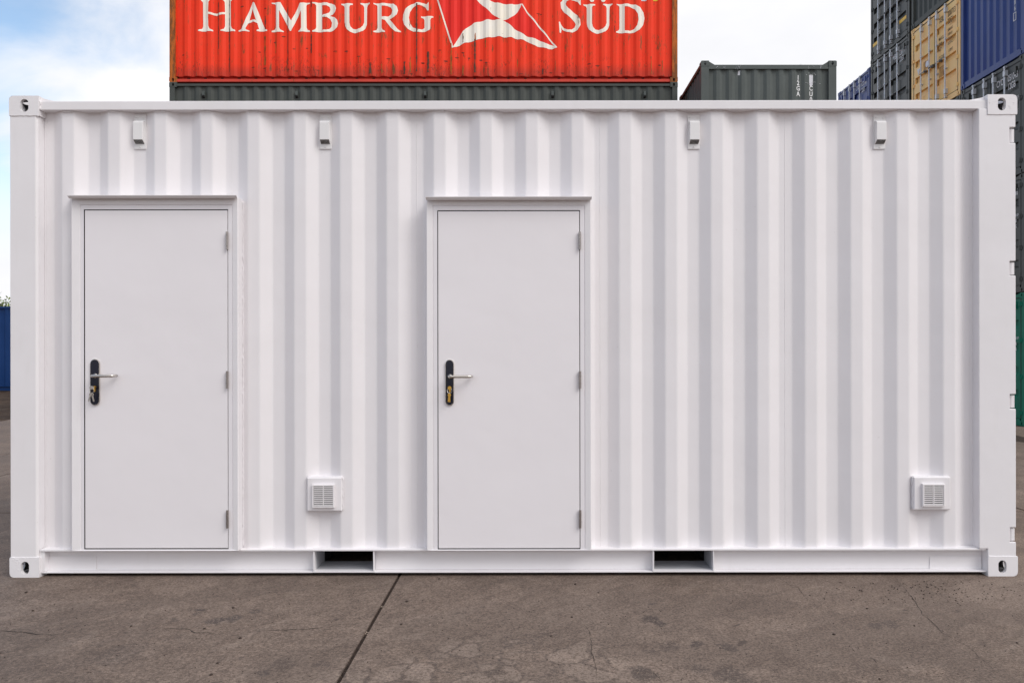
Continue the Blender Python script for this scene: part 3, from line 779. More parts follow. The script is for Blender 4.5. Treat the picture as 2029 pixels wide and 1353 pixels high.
# ---- doors
def rects(b, rs):
    """successive rectangles (x0,x1,z0,z1,y) joined by mitred bands"""
    n = len(b.v)
    for (x0, x1, z0, z1, y) in rs: b.v += [(x0,y,z0),(x1,y,z0),(x1,y,z1),(x0,y,z1)]
    for k in range(len(rs)-1):
        a = n+4*k
        for i in range(4): b.f.append((a+i, a+(i+1)%4, a+4+(i+1)%4, a+4+i))
def rounded_bar(x, z0, z1, hw, n=8):
    pts = []
    for k in range(n+1): t = math.pi*k/n; pts.append((x+hw*math.cos(t), z1-hw+hw*math.sin(t)))
    for k in range(n+1): t = math.pi+math.pi*k/n; pts.append((x+hw*math.cos(t), z0+hw+hw*math.sin(t)))
    return pts
FY = -0.020                       # front of the outer frame
def door(px_l, px_r, o_l, o_r, i_l, i_r, top_leaf, top_in, top_out, can, plate_px, lever, tag):
    pxm = (px_l+px_r)/2
    Z = lambda py, y=FY: lz(py, pxm, y); X = lambda px, y=FY: lx(px, y)
    xa, xb = X(px_l), X(px_r); zt_, zb_ = Z(top_leaf), Z(1086.5)
    zbt = zf1+0.0035
    b = MB()
    rects(b, [(X(o_l), X(o_r), zbt, Z(top_out), 0.074), (X(o_l), X(o_r), zbt, Z(top_out), FY+0.004), (X(o_l)+0.004, X(o_r)-0.004, zbt+0.001, Z(top_out)-0.004, FY),
              (X(i_l)-0.002, X(i_r)+0.002, zbt+0.004, Z(top_in)+0.002, FY+0.006), (X(i_l), X(i_r), zbt+0.0045, Z(top_in), FY+0.0105)])
    b.build('door_frame', M['white_frame'], MW, fix=False)
    g = 0.0052
    b = MB(); rects(b, [(X(i_l), X(i_r), zbt+0.0045, Z(top_in), FY+0.0105), (X(i_l)+0.003, X(i_r)-0.003, zbt+0.005, Z(top_in)-0.003, FY+0.008), (xa-g+0.001, xb+g-0.001, zb_-g, zt_+g, FY+0.008)])
    b.build('door_casing', M['door_frame'], MW, fix=False)
    b = MB(); rects(b, [(xa-g+0.001, xb+g-0.001, zb_-g, zt_+g, FY+0.0085), (xa-g+0.001, xb+g-0.001, zb_-g, zt_+g, 0.05)]); b.build('door_gap_shade', M['gasket'], MW, fix=False)  # gap walls in black: painted shade between leaf and casing
    b = MB(); b.box(xa-0.012, xb+0.012, 0.045, 0.052, zb_-0.012, zt_+0.012); b.build('door_rebate', M['gasket'], MW)
    b = MB(); b.box(xa, xb, FY+0.010, 0.03, zb_, zt_); leaf = b.build('door', M['door'], MW, bevel=0.0018)
    leaf['label'] = tag
    # drip canopy: thin folded angle with cut-back ends
    cl, cr, ct, cb = can; yc = -0.066
    zc1, zc0 = lz(ct, pxm, yc), lz(cb, pxm, yc)
    b = MB(); poly = [(lx(cl, yc), yc), (lx(cr, yc), yc), (lx(cr-1, FY)+0.004, FY-0.001), (lx(cr, 0), 0.03), (lx(cl, 0), 0.03), (lx(cl+6, FY), FY-0.001)]
    b.prism(poly, 'z', zc1-0.003, zc1)
    b.prism([(yc, zc1-0.0031), (yc+0.016, zc0-0.001), (yc+0.019, zc0-0.001), (yc+0.005, zc1-0.0031)], 'x', lx(cl, yc)+0.001, lx(cr, yc)-0.001)
    b.build('drip_canopy', M['white_frame'], MW)
    bead('weld_bead', [(lx(cl+8, 0), 0.004, zc1+0.002), (lx(cr-6, 0), 0.004, zc1+0.002)], 0.0022, 120+int(cl), MW, 0.012)
    for s, px in ((0, o_l), (1, o_r)):
        x = X(px); d = -0.001 if s == 0 else 0.001
        wy = min(0.066, max(0.03, wall_y(x + d*6) - 0.001))
        bead('weld_bead', [(x+d*3, wy, zbt+0.01), (x+d*3, wy, Z(top_out)-0.01)], 0.0042, 130+int(px), MW, 0.010, 0.35)
    # hinges
    for (a, c_) in ((459.5,495),(735,770),(1010,1046)):
        b = MB(); xh = xb+0.002; yh = FY-0.004; z1_, z0_ = Z(a), Z(c_)
        for k in range(5):
            q0 = z0_+(z1_-z0_)*k/5; q1 = z0_+(z1_-z0_)*(k+1)/5; b.tube([(xh, yh, q0+0.0008), (xh, yh, q1-0.0008)], 0.0074 if k % 2 == 0 else 0.0078, 14)
        b.box(xh-0.0035, xh+0.0035, yh, FY+0.02, z0_+0.002, z1_-0.002)
        b.build('hinge', M['hinge'], leaf, smooth=False)
    # handle
    pl, pr, pt, pb = plate_px; fy = FY+0.010
    xc = (lx(pl, fy)+lx(pr, fy))/2; hw = (lx(pr, fy)-lx(pl, fy))/2
    b = MB(); b.prism(rounded_bar(xc, Z(pb), Z(pt), hw), 'y', fy-0.0095, fy-0.0002); hp = b.build('handle_plate', M['steel'], leaf, bevel=0.0014)
    b = MB(); b.prism(rounded_bar(xc-0.0005, Z(pb)+0.004, Z(pt)-0.004, hw-0.0035), 'y', fy-0.0105, fy-0.0097); b.build('plate_face', M['plate'], leaf)
    l0, l1, ly = lever; zl = Z(ly, fy-0.05); x0 = lx(l0, fy-0.05)+0.009; x1 = lx(l1, fy-0.05)-0.006; yl = fy-0.055
    pts = [(x0, fy-0.011, zl)]
    for k in range(6): t = math.pi/2*k/5; pts.append((x0+0.012-0.012*math.cos(t), yl+0.012-0.012*math.sin(t), zl))
    for k in range(7): t = math.pi/2*k/6; pts.append((x1-0.022+0.022*math.sin(t), yl+0.022-0.022*math.cos(t), zl))
    pts.append((x1, fy-0.018, zl))
    b = MB(); b.tube(pts, 0.0092, 16); b.tube([(x0, fy-0.0106, zl), (x0, fy-0.017, zl)], 0.0135, 16); b.build('handle', M['steel'], leaf, smooth=True)
    zk = Z(pt + (pb-pt)*0.61)
    b = MB(); b.tube([(xc+0.002, fy-0.0106, zk), (xc+0.002, fy-0.019, zk)], 0.0088, 16); b.box(xc-0.003, xc+0.007, fy-0.0175, fy-0.0106, zk-0.026, zk-0.006)
    b.build('lock_cylinder', M['brass'], leaf)
    return xc, fy, zk
k1 = door(167, 450.5, 141.5, 472.5, 158.5, 460.5, 416.3, 406, 392, (134, 469.5, 386.8, 391.6), (180.5, 199.5, 711, 803), (179.5, 227, 744.5), 'plain white door with three steel hinges, leaf of the left doorway')
k2 = door(868.5, 1149, 845.5, 1172, 858.5, 1159.5, 418, 407, 394, (844, 1173.5, 389.5, 394.8), (883, 900.5, 712, 803.5), (888, 936.5, 746), 'plain white door with three steel hinges, leaf of the right doorway')

def keys(loc, label, mats, lean):
    t = thing('door_keys', label, 'keys', loc, 'keys hanging in the door locks')
    b = MB(); b.box(-0.0012, 0.0012, -0.026, 0.0, -0.004, 0.004)
    b.tube([(0, -0.024, 0), (0, -0.036, 0)], 0.011, 14); b.build('lock_key', mats[0], t, bevel=0.0006)
    b = MB(); pts = [(0.014*math.sin(a), -0.030-0.003*math.sin(a*2), -0.017+0.014*math.cos(a)) for a in [2*math.pi*k/20 for k in range(21)]]
    b.tube(pts, 0.0013, 6); b.build('key_ring', M['steel'], t, smooth=True)
    for k, (an, m_) in enumerate(((lean, mats[1]), (-lean*0.9-0.12, mats[2]))):
        b = MB(); b.prism([(0.009*math.cos(a), -0.012+0.010*math.sin(a)) for a in [2*math.pi*i/12 for i in range(12)]], 'y', -0.002*k-0.001, -0.002*k+0.001)
        b.prism([(-0.0042,-0.021),(0.0042,-0.021),(0.0042,-0.052),(0.0015,-0.056),(-0.004,-0.052),(-0.0022,-0.047),(-0.0042,-0.043),(-0.0022,-0.038),(-0.0042,-0.034)], 'y', -0.002*k-0.0009, -0.002*k+0.0009)
        ca, sa = math.cos(an), math.sin(an)
        b.map(lambda x, y, z: (x*ca - z*sa, y-0.031-0.002*k, -0.029+x*sa+z*ca)); b.build('spare_key', m_, t)
    return t
def kw(k): return (k[0]+XL+0.002, k[1]-0.018, k[2]-0.0085+k[0]*math.tan(R(0.078)))
keys(kw(k1), 'silver keys on a ring hanging in the lock of the left door', (M['steel'], M['steel'], M['steel']), 0.22)
keys(kw(k2), 'brass coloured keys on a ring hanging in the lock of the right door', (M['brass'], M['brass'], M['brass']), -0.16)

# ---- small high vents
def high_vent(pxc, lab):
    x = lx(pxc+1.6, yi-0.01); yb = yi-0.004; zt_, zb_ = lz(228.5, pxc, yb), lz(296, pxc, yb)
    v = MB(); v.box(x-0.036, x+0.036, yb-0.004, yb+0.003, zb_, zt_)
    for (dx, dz) in ((-0.022, zt_-0.016), (0.022, zt_-0.016), (0.0, zb_+0.013)): v.tube([(x+dx, yb-0.004, dz), (x+dx, yb-0.0085, dz)], [0.0052, 0.0038], 8)
    vo = v.build('wall_vent', M['vent'], MW, bevel=0.0015)
    hw = 0.0300; z1 = zt_-0.046; z2 = zb_+0.050; z3 = zb_+0.030; yf = yb-0.034
    prof_ = [(yb-0.004, z1+0.010), (yf+0.012, z1+0.006), (yf, z1-0.006), (yf, z2), (yb-0.0045, z3), (yb-0.004, z1)]
    c_ = MB(); c_.prism(prof_, 'x', x-hw, x+hw); c_.build('vent_cover', M['vent'], vo, bevel=0.0028)
    h = MB(); n = Vector((0, -(z2-z3), -(yb-0.0045-yf))).normalized()
    h2 = Vector((0, yb-0.0045-yf, z3-z2)); A = Vector((x, yf, z2))
    for i in range(7):
        for j in range(4):
            u = (i-3)*0.0076; t0 = (j+0.5)/4.2+0.02; c0 = A + Vector((u,0,0)) + h2*t0 + n*0.0006; du = 0.0030; dt = h2.normalized()*0.0036
            h.quad(c0+Vector((-du,0,0))-dt, c0+Vector((du,0,0))-dt, c0+Vector((du,0,0))+dt, c0+Vector((-du,0,0))+dt)
    h.build('vent_mesh', M['dark_void'], vo, fix=False)
for pxc in (277, 644.5, 1374.5, 1742.5): high_vent(pxc, '')
# ---- low grilles in welded boxes
def low_vent(x0p, x1p, y0p, y1p, g0, g1, h0, h1, seed):
    pxm = (x0p+x1p)/2; yf = 0.010
    X = lambda p, y=yf: lx(p, y); Z = lambda p, y=yf: lz(p, pxm, y)
    b = MB(); rects(b, [(X(x0p)-0.002, X(x1p)+0.002, Z(y1p)-0.002, Z(y0p)+0.002, 0.072), (X(x0p), X(x1p), Z(y1p), Z(y0p), yf+0.004), (X(x0p)+0.004, X(x1p)-0.004, Z(y1p)+0.004, Z(y0p)-0.004, yf)])
    n = len(b.v); b.f.append((n-4, n-3, n-2, n-1)); box_ = b.build('vent_box', M['white'], MW, fix=False)
    xa, xb, za, zb_ = X(g0), X(g1), Z(h1), Z(h0); yg = yf-0.019
    sh = lambda p: lx(p, yg)
    b = MB(); rects(b, [(xa, xb, za, zb_, yf-0.0005), (xa, xb, za, zb_, yg+0.002), (xa+0.002, xb-0.002, za+0.002, zb_-0.002, yg), (xa+0.0085, xb-0.0085, za+0.0085, zb_-0.0085, yg), (xa+0.0085, xb-0.0085, za+0.0085, zb_-0.0085, yf-0.002)])
    gr = b.build('vent_grille', M['grille'], MW, fix=False)
    b = MB(); b.box(xa+0.0086, xb-0.0086, yf-0.0028, yf-0.002, za+0.0086, zb_-0.0086); b.build('grille_back', M['dark_void'], gr)
    ia, ib, ja, jb = xa+0.0095, xb-0.0095, za+0.0095, zb_-0.0095
    b = MB(); b.box((ia+ib)/2-0.0018, (ia+ib)/2+0.0018, yg+0.001, yf-0.003, ja, jb); b.build('grille_bar', M['grille'], gr)
    n = 10; p = (jb-ja)/n
    sm = None
    for k in range(n):
        z = ja+p*(k+0.5)
        b = MB(); b.prism([(yg+0.0015, z-p*0.40), (yg+0.0015, z+p*0.14), (yg+0.004, z+p*0.16), (yg+0.009, z-p*0.10), (yg+0.009, z-p*0.22)], 'x', ia, ib); b.build('slat', M['grille'], gr)
    for k, (p0, p1) in enumerate((((X(x0p)-0.003, yf+0.016, Z(y1p)), (X(x0p)-0.003, yf+0.016, Z(y0p))), ((X(x1p)+0.003, yf+0.016, Z(y1p)), (X(x1p)+0.003, yf+0.016, Z(y0p))))):
        bead('weld_bead', [p0, p1], 0.0042, seed+k, box_, 0.0085, 0.45)
    bead('weld_bead', [(X(x0p), 0.03, Z(y0p)+0.002), (X(x1p), 0.03, Z(y0p)+0.002)], 0.004, seed+3, box_, 0.009, 0.4)
low_vent(609, 677, 946, 1012, 620, 664, 959, 1004.5, 200)
low_vent(1811.5, 1883.5, 945, 1009.5, 1826, 1870, 957.5, 1002, 210)

# ------------------------------------------------------------------ red stack (40 ft containers)
sR = 82.7; yR = F/sR - D; xR0 = (335 - VX)/sR; L40 = 12.19; H8 = 2.591
zR = EYE + (VY - 163)/sR                      # underside of the red container
Hs = zR/3
g40 = 'containers in the tall stack topped by the red one'
for k in range(3):
    lab = ['dark grey container at the bottom of the red container stack', 'dark grey container in the middle of the stack under the red one', 'dark grey-green container directly under the red container'][k]
    c_, pr, _ = container('shipping_container', lab, (xR0, yR, Hs*k + (0.0 if k else 0.0)), L40, Hs, M['grey'], group=g40)
    if k == 2:
        for px in (402, 587, 842, 1095, 1278):
            x = (px-VX)/sR - xR0; b = MB(); zt_ = EYE+(VY-177.5)/sR - Hs*2; y0 = min(prof_y(pr, x), 0.071)
            b.box(x-0.034, x+0.034, y0-0.012, y0+0.02, zt_-0.21, zt_+0.02); b.build('wall_vent', M['grey'], c_)
            b = MB(); b.prism([(y0-0.012, zt_-0.03), (y0-0.06, zt_-0.05), (y0-0.06, zt_-0.13), (y0-0.0125, zt_-0.17)], 'x', x-0.029, x+0.029); b.build('vent_cover', M['grey2'], c_)
            b = MB(); b.prism([(y0-0.0125, zt_-0.1715), (y0-0.0605, zt_-0.1315), (y0-0.0605, zt_-0.165), (y0-0.0125, zt_-0.195)], 'x', x-0.027, x+0.027); b.build('vent_mouth', M['dark_void'], c_)
red, pr_red, _ = container('shipping_container', 'weathered red container with cream HAMBURG SÜD lettering on top of the stack', (xR0, yR, Hs*3), L40, H8, M['red'], group=g40, post=M['rustpost'], rail=M['red_rail'], stepped=True)

def shape(polys, fn, prof, off, mat, parent, name='lettering'):
    """filled polygons with holes (source pixels), cut at the folds and laid onto the corrugated sheet"""
    bm = bmesh.new()
    for loop in polys:
        vs = [bm.verts.new((*fn(*p), 0)) for p in loop]
        for i in range(len(vs)): bm.edges.new((vs[i], vs[(i+1) % len(vs)]))
    bmesh.ops.triangle_fill(bm, use_beauty=True, use_dissolve=False, edges=bm.edges[:])
    xs = [v.co.x for v in bm.verts]
    for (x, _) in prof:
        if min(xs) < x < max(xs): bmesh.ops.bisect_plane(bm, geom=bm.verts[:]+bm.edges[:]+bm.faces[:], plane_co=(x,0,0), plane_no=(1,0,0))
    for v in bm.verts: v.co = Vector((v.co.x, prof_y(prof, v.co.x)-off, v.co.y))
    bmesh.ops.recalc_face_normals(bm, faces=bm.faces[:])
    me = bpy.data.meshes.new(name); bm.to_mesh(me); bm.free(); me.materials.append(None)
    return part(name, me, mat, parent)
kR = 1 + 0.052*sR/F     # the sheet stands a little behind the castings
def fA(u, v): px, py = 330+u/3.902, v/3.902; return ((px-VX)/sR*kR - xR0, EYE+(VY-py)/sR*kR - Hs*3)
def fB(u, v): px, py = 830+u/3.828, v/3.828; return ((px-VX)/sR*kR - xR0, EYE+(VY-py)/sR*kR - Hs*3)
def smooth_loop(pts, hard=0.5):
    return pts
LET = {}
LET['H'] = [[(247,245),(247,235),(274,226),(282,205),(280,20),(264,2),(262,-14),(345,-14),(343,0),(326,18),(323,96),(388,107),(452,96),(450,18),(434,0),(432,-14),(516,-14),(514,0),(498,18),(500,205),(508,226),(532,236),(532,246),(420,244),(420,235),(444,226),(452,205),(452,112),(388,124),(323,112),(325,205),(334,226),(360,236),(360,245)]]
LET['A'] = [[(555,245),(555,237),(580,226),(600,185),(655,45),(668,18),(680,24),(700,70),(745,190),(762,226),(780,236),(780,245),(698,245),(698,237),(716,228),(704,184),(668,168),(630,184),(612,224),(616,232),(640,238),(640,245)], [(664,72),(640,160),(668,152),(694,160)]]
LET['M'] = [[(812,250),(812,240),(838,230),(846,215),(846,45),(838,34),(812,30),(812,22),(882,22),(920,90),(965,165),(1000,90),(1030,26),(1108,22),(1108,30),(1084,38),(1080,50),(1082,215),(1088,230),(1108,238),(1108,248),(1018,248),(1018,240),(1036,230),(1042,215),(1040,85),(1000,165),(964,245),(956,245),(915,165),(872,82),(872,215),(880,232),(905,242),(905,250)]]
LET['B'] = [[(1128,250),(1128,241),(1152,231),(1158,215),(1158,48),(1150,36),(1128,30),(1128,22),(1240,24),(1278,30),(1303,44),(1312,68),(1305,95),(1285,114),(1262,124),(1298,136),(1320,158),(1328,186),(1320,215),(1300,234),(1270,246),(1230,251)], [(1203,44),(1238,46),(1260,56),(1266,76),(1258,98),(1236,112),(1203,118)], [(1203,134),(1240,136),(1266,150),(1278,178),(1274,208),(1258,226),(1236,234),(1203,233)]]
LET['U'] = [[(1350,30),(1440,30),(1440,38),(1420,46),(1415,60),(1415,180),(1422,208),(1440,224),(1468,230),(1498,222),(1518,202),(1528,175),(1528,60),(1522,46),(1500,38),(1500,30),(1572,25),(1572,34),(1554,44),(1550,60),(1548,190),(1538,220),(1518,242),(1490,254),(1455,258),(1420,250),(1394,230),(1380,200),(1376,170),(1376,60),(1370,46),(1350,38)]]
LET['R'] = [[(1600,252),(1600,244),(1622,234),(1630,218),(1630,50),(1622,40),(1602,36),(1600,28),(1720,28),(1755,34),(1780,52),(1790,82),(1780,116),(1756,138),(1724,150),(1760,196),(1785,226),(1812,242),(1812,250),(1768,248),(1740,222),(1690,160),(1664,152),(1664,218),(1670,234),(1690,244),(1690,252)], [(1664,48),(1708,48),(1735,60),(1746,84),(1740,110),(1716,128),(1664,133)]]
LET['G'] = [[(2027,22),(2012,36),(1985,26),(1940,22),(1890,36),(1850,70),(1830,115),(1826,155),(1838,195),(1866,228),(1910,246),(1960,252),(2005,246),(2034,236),(2040,225),(2040,160),(2048,144),(2062,138),(2062,129),(1968,129),(1968,138),(1988,146),(1994,160),(1994,218),(1975,230),(1945,230),(1905,214),(1880,180),(1874,140),(1882,95),(1905,60),(1940,42),(1975,44),(2002,60),(2016,86),(2027,86)]]
for ch in 'HAMBURG': shape(LET[ch], fA, pr_red, 0.004, M['cream'], red)
U2 = [[(1248+(x-1350)*0.991, 33+(y-28)*0.975) for (x, y) in LET['U'][0]]]
shape(U2, fB, pr_red, 0.004, M['cream'], red)
for cx in (1312, 1398): shape([[(cx+17*math.cos(2*math.pi*k/14), 4+17*math.sin(2*math.pi*k/14)) for k in range(14)]], fB, pr_red, 0.004, M['cream'], red)
shape([[(1495,252),(1495,244),(1514,234),(1522,218),(1522,54),(1515,44),(1500,42),(1500,34),(1590,32),(1640,38),(1680,60),(1704,95),(1712,140),(1702,190),(1674,228),(1640,248),(1590,256)], [(1560,52),(1600,54),(1636,72),(1660,108),(1666,150),(1656,195),(1634,222),(1600,236),(1560,236)]], fB, pr_red, 0.004, M['cream'], red)
def stroke(pts):
    L_, R_ = [], []
    for i, (x, y, w_) in enumerate(pts):
        x0, y0 = pts[max(i-1,0)][:2]; x1, y1 = pts[min(i+1,len(pts)-1)][:2]; d = math.hypot(x1-x0, y1-y0); nx_, ny_ = -(y1-y0)/d, (x1-x0)/d
        L_.append((x+nx_*w_/2, y+ny_*w_/2)); R_.append((x-nx_*w_/2, y-ny_*w_/2))
    return L_ + R_[::-1]
shape([stroke([(1224,42,7),(1210,14,16),(1180,-4,20),(1145,-10,24),(1112,0,32),(1094,26,40),(1098,56,42),(1118,82,44),(1148,106,48),(1180,132,48),(1202,160,44),(1208,190,38),(1192,220,30),(1160,238,22),(1125,238,18),(1095,222,16),(1074,192,12),(1066,168,8)])], fB, pr_red, 0.004, M['cream'], red)
shape([[(1062,172),(1070,172),(1082,232),(1078,250),(1068,250)]], fB, pr_red, 0.0042, M['cream'], red)
shape([[(1218,2),(1226,2),(1228,44),(1220,44)]], fB, pr_red, 0.0042, M['cream'], red)
# flag emblem
shape([[(142,-40),(780,-40),(780,36),(1040,362),(900,306),(820,275),(760,240),(690,190),(625,150),(520,150),(420,180),(335,240),(258,362)]], fB, pr_red, 0.003, M['red_flag'], red, 'flag_emblem')
shape([[(400,-40),(470,-40),(530,2),(580,22),(680,37),(780,34),(770,62),(745,98),(715,126),(680,147),(640,155),(610,145),(560,112),(500,58),(450,16)]], fB, pr_red, 0.0045, M['cream'], red, 'flag_emblem')
shape([[(256,366),(300,290),(335,240),(375,206),(420,178),(470,165),(520,151),(570,153),(625,149),(655,164),(690,190),(725,222),(760,242),(820,278),(860,290),(900,302),(960,332),(1020,348),(1047,365),(1010,375),(980,374),(930,360),(900,356),(860,340),(830,322),(790,305),(740,298),(700,285),(650,286),(610,278),(560,283),(500,290),(460,298),(420,314),(380,322),(345,330),(300,352)]], fB, pr_red, 0.0045, M['cream'], red, 'flag_emblem')
shape([[(120,-50),(132,-50),(262,362),(252,368)]], fB, pr_red, 0.005, M['cream'], red, 'flag_emblem')
shape([[(776,34),(786,34),(826,94),(900,182),(1050,364),(1038,366),(890,188),(818,100)]], fB, pr_red, 0.005, M['cream'], red, 'flag_emblem')
shape([[(1688,-20),(1726,-20),(1726,9),(1688,9)]], fB, pr_red, 0.004, M['sticker'], red, 'sticker')
shape([[(1778,-20),(1812,-20),(1812,9),(1778,9)]], fB, pr_red, 0.004, M['yellow'], red, 'sticker')
# flat dent marks on the ribs: crease shadow painted dark red, with some rust
rn = random.Random(21)
dents = [(128,428),(720,405),(765,70),(585,55),(840,330),(985,380),(1085,375),(1305,400),(1390,400),(1487,440),(1575,492),(670,525),(940,540),(1170,545),(1000,550),(760,530),(1660,545),(1890,570),(1980,490),(905,285),(1715,455)]
dents2 = [(905,105),(925,112),(290,440),(380,442),(470,458),(30,480),(205,465),(510,480),(335,405),(1290,488),(1355,500),(1440,508),(775,565),(1090,555),(1000,552),(1825,500),(160,385)]
for lst, f in ((dents, fA), (dents2, fB)):
    for (u, v) in lst:
        w0 = rn.uniform(9, 19); h0 = rn.uniform(2.5, 5)
        top = [(u-w0+2*w0*i/6, v-h0*math.sin(math.pi*i/6)*rn.uniform(.6,1.3)-1) for i in range(7)]; bot = [(u+w0-2*w0*i/6, v+h0*rn.uniform(.3,1.3)*math.sin(math.pi*i/6)+1) for i in range(1, 6)]
        shape([top+bot], f, pr_red, 0.002, M['dent'], red, 'rusty_dent_shade')
        if rn.random() < .6:
            hh = rn.uniform(10, 36); q = u+rn.uniform(-8, 8); n_ = 5; wq = rn.uniform(1.5, 4)
            L_ = [(q-wq*rn.uniform(.3,1), v+hh*i/n_) for i in range(n_)]; R_ = [(q+wq*rn.uniform(.3,1), v+hh*i/n_) for i in range(n_)]
            shape([L_+[(q, v+hh)]+R_[::-1]], f, pr_red, 0.0022, M['rustpost'] if rn.random() < .4 else M['brownside'], red, 'rust_run')
# long rust runs along the rib folds
for (u, a0, a1, w0) in ((765,130,250,7),(762,285,520,9),(1120,10,60,4),(1120,270,420,7),(403,20,400,4),(485,0,560,5),(938,60,500,4),(845,250,420,4),(1935,30,560,8),(1485,250,300,3),(1575,500,580,10),(1840,480,575,10),(1755,500,580,7),(1665,500,575,8),(1885,440,580,7)):
    y_ = a0; L_, R_ = [], []
    while y_ < a1:
        q = w0*rn.uniform(0.2, 0.95); o_ = rn.uniform(-1.5, 1.5); L_.append((u+o_-q, y_)); R_.append((u+o_+q, y_)); y_ += rn.uniform(10, 22)
    shape([L_ + R_[::-1]], fA, pr_red, 0.0055, M['rustpost'] if rn.random() < .5 else M['brownside'], red, 'rust_run')
for (u, a0, a1, w0) in ((70,395,560,11),(245,330,570,9),(425,300,560,9),(335,260,330,6),(160,120,165,8),(428,255,330,6),(505,290,370,6),(335,500,575,9),(748,450,520,5),(940,520,575,7),(1485,200,250,3),(1762,430,570,4),(1845,465,560,5),(1540,520,570,4)):
    y_ = a0; L_, R_ = [], []
    while y_ < a1:
        q = w0*rn.uniform(0.2, 0.95); o_ = rn.uniform(-1.5, 1.5); L_.append((u+o_-q, y_)); R_.append((u+o_+q, y_)); y_ += rn.uniform(8, 18)
    shape([L_ + R_[::-1]], fB, pr_red, 0.0055, M['rustpost'] if rn.random() < .5 else M['brownside'], red, 'rust_run')

# ------------------------------------------------------------------ 10 ft stack
s10 = 90.0; y10 = F/s10 - D; x10 = (1389-VX)/s10; z10 = EYE+(VY-120.5)/s10; H10 = z10/3
for k in range(3):
    lab = ['short slate grey container at the bottom of its stack right of the red stack', 'short slate grey container in the middle of its stack right of the red stack', 'short slate grey container marked 12GA with chalk scribbles on its top rail'][k]
    c_, pr, _ = container('shipping_container', lab, (x10, y10, H10*k), 2.991, H10, M['grey2'], group='short grey containers stacked between the red container and the right-hand row', side_post=0.17, lowrail=True)
    if k == 2:
        def flat_y(x): return prof_y(pr, x)
        for i, ch in enumerate('12GA'):
            py = 156.5+10.8*i; x = (1583.5-VX)/s10-x10; z = EYE+(VY-py)/s10-H10*2
            decal(ch, 0.142, M['ink_white'], c_, lambda a, q, x=x, z=z: (x+a, prof_y(pr, x+a)-0.004, z+q), align='CENTER', aspect=0.8, bold=0.03)
        for i, ch in enumerate('CU0'):
            py = 178+11.2*i; x = (1609-VX)/s10-x10; z = EYE+(VY-py)/s10-H10*2
            decal(ch, 0.142, M['ink_white'], c_, lambda a, q, x=x, z=z: (x+a, prof_y(pr, x+a)-0.004, z+q), align='CENTER', aspect=0.8, bold=0.03)
        f10 = lambda u, v: ((1340+u/5.0725-VX)/s10 - x10, EYE+(VY-(80+v/5.0725))/s10 - H10*2)
        shape([[(1345,345),(1360,335),(1385,342),(1382,440),(1368,455),(1352,452),(1346,430)]], f10, pr, 0.004, M['sticker'], c_, 'scraped_paint')
        shape([[(628,300),(648,296),(646,345),(626,342)]], f10, pr, 0.004, M['sticker'], c_, 'scraped_paint')
        rn = random.Random(5)
        for (u, v) in ((412,280),(478,268),(612,278),(635,270),(1255,262),(1335,268),(1388,262),(1440,265),(1465,262)):
            x, z = f10(u, v); b = MB(); P = [(x+rn.uniform(-.03,.03), 0.0075, z+rn.uniform(-.05,.05)) for _ in range(4)]
            b.tube(P, 0.0022, 4); b.build('chalk_mark', M['sticker'], c_)
        b = MB(); P = [f10(u, v) for (u, v) in ((1300,420),(1330,430),(1400,412),(1455,435))]; b.tube([(x, prof_y(pr, x)-0.004, z) for (x, z) in P], 0.003, 4); b.build('chalk_mark', M['sticker'], c_)
        b = MB(); P = [f10(u, v) for (u, v) in ((1310,345),(1345,320),(1370,345),(1395,318),(1410,345))]; b.tube([(x, prof_y(pr, x)-0.004, z) for (x, z) in P], 0.003, 4); b.build('chalk_mark', M['sticker'], c_)
        # rust-brown side rail edge seen on the receding end
        for ch in c_.children:
            if ch.name.startswith('header_rail'):
                xs = [v.co.x for v in ch.data.vertices]
                if max(xs) < 1.0: ch.material_slots[0].material = M['brownside']

# ------------------------------------------------------------------ right-hand row, door ends facing left
XROW = 10.68; LB = 6.058
def tan_extras(root_, T, zb, zt):
    ink = M['ink_black']
    z = zb+(zt-zb)*0.68
    for i, t_ in enumerate(('MAX.G.', 'TARE', 'NET')): decal(t_, 0.12, ink, root_, T(1.228+0.20, z-0.02-0.14*i))
    for i, t_ in enumerate(('30480 KG', '67200 LB', '2230 KG', '28250 KG')): decal(t_, 0.09, ink, root_, T(1.228+0.63, z+0.06-0.115*i))
    decal('CU.CAP.', 0.12, ink, root_, T(1.228+0.20, zb+(zt-zb)*0.455)); decal('1170 FT', 0.10, ink, root_, T(1.228+0.66, zb+(zt-zb)*0.47))
    b = MB(); b.box(1.228+0.21, 1.228+0.53, 0.008, 0.0115, zb+(zt-zb)*0.25, zb+(zt-zb)*0.37); b.map(end_map).build('data_plate', M['rustplate'], root_)
    b = MB(); zc = zb+(zt-zb)*0.50; b.box(0.135+0.52, 0.135+0.83, 0.0085, 0.0115, zc-0.09, zc+0.13); b.map(end_map).build('placard_holder', M['rustplate'], root_)
    b = MB(); b.prism([(0.135+0.70+0.075*math.cos(2*math.pi*k/18), zc+0.03+0.085*math.sin(2*math.pi*k/18)) for k in range(18)], 'y', 0.005, 0.008); b.map(end_map).build('sticker', M['sticker'], root_)
    b = MB(); b.prism([(0.135+0.18, zc+0.06), (0.135+0.34, zc+0.06), (0.135+0.26, zc-0.12)], 'y', 0.005, 0.0115); b.map(end_map).build('sticker', M['sticker'], root_)
    b = MB(); z = zb+(zt-zb)*0.15; b.box(0.135+0.07, 0.135+0.20, 0.005, 0.0115, z-0.07, z+0.06); b.map(end_map).build('sticker', M['sticker'], root_)
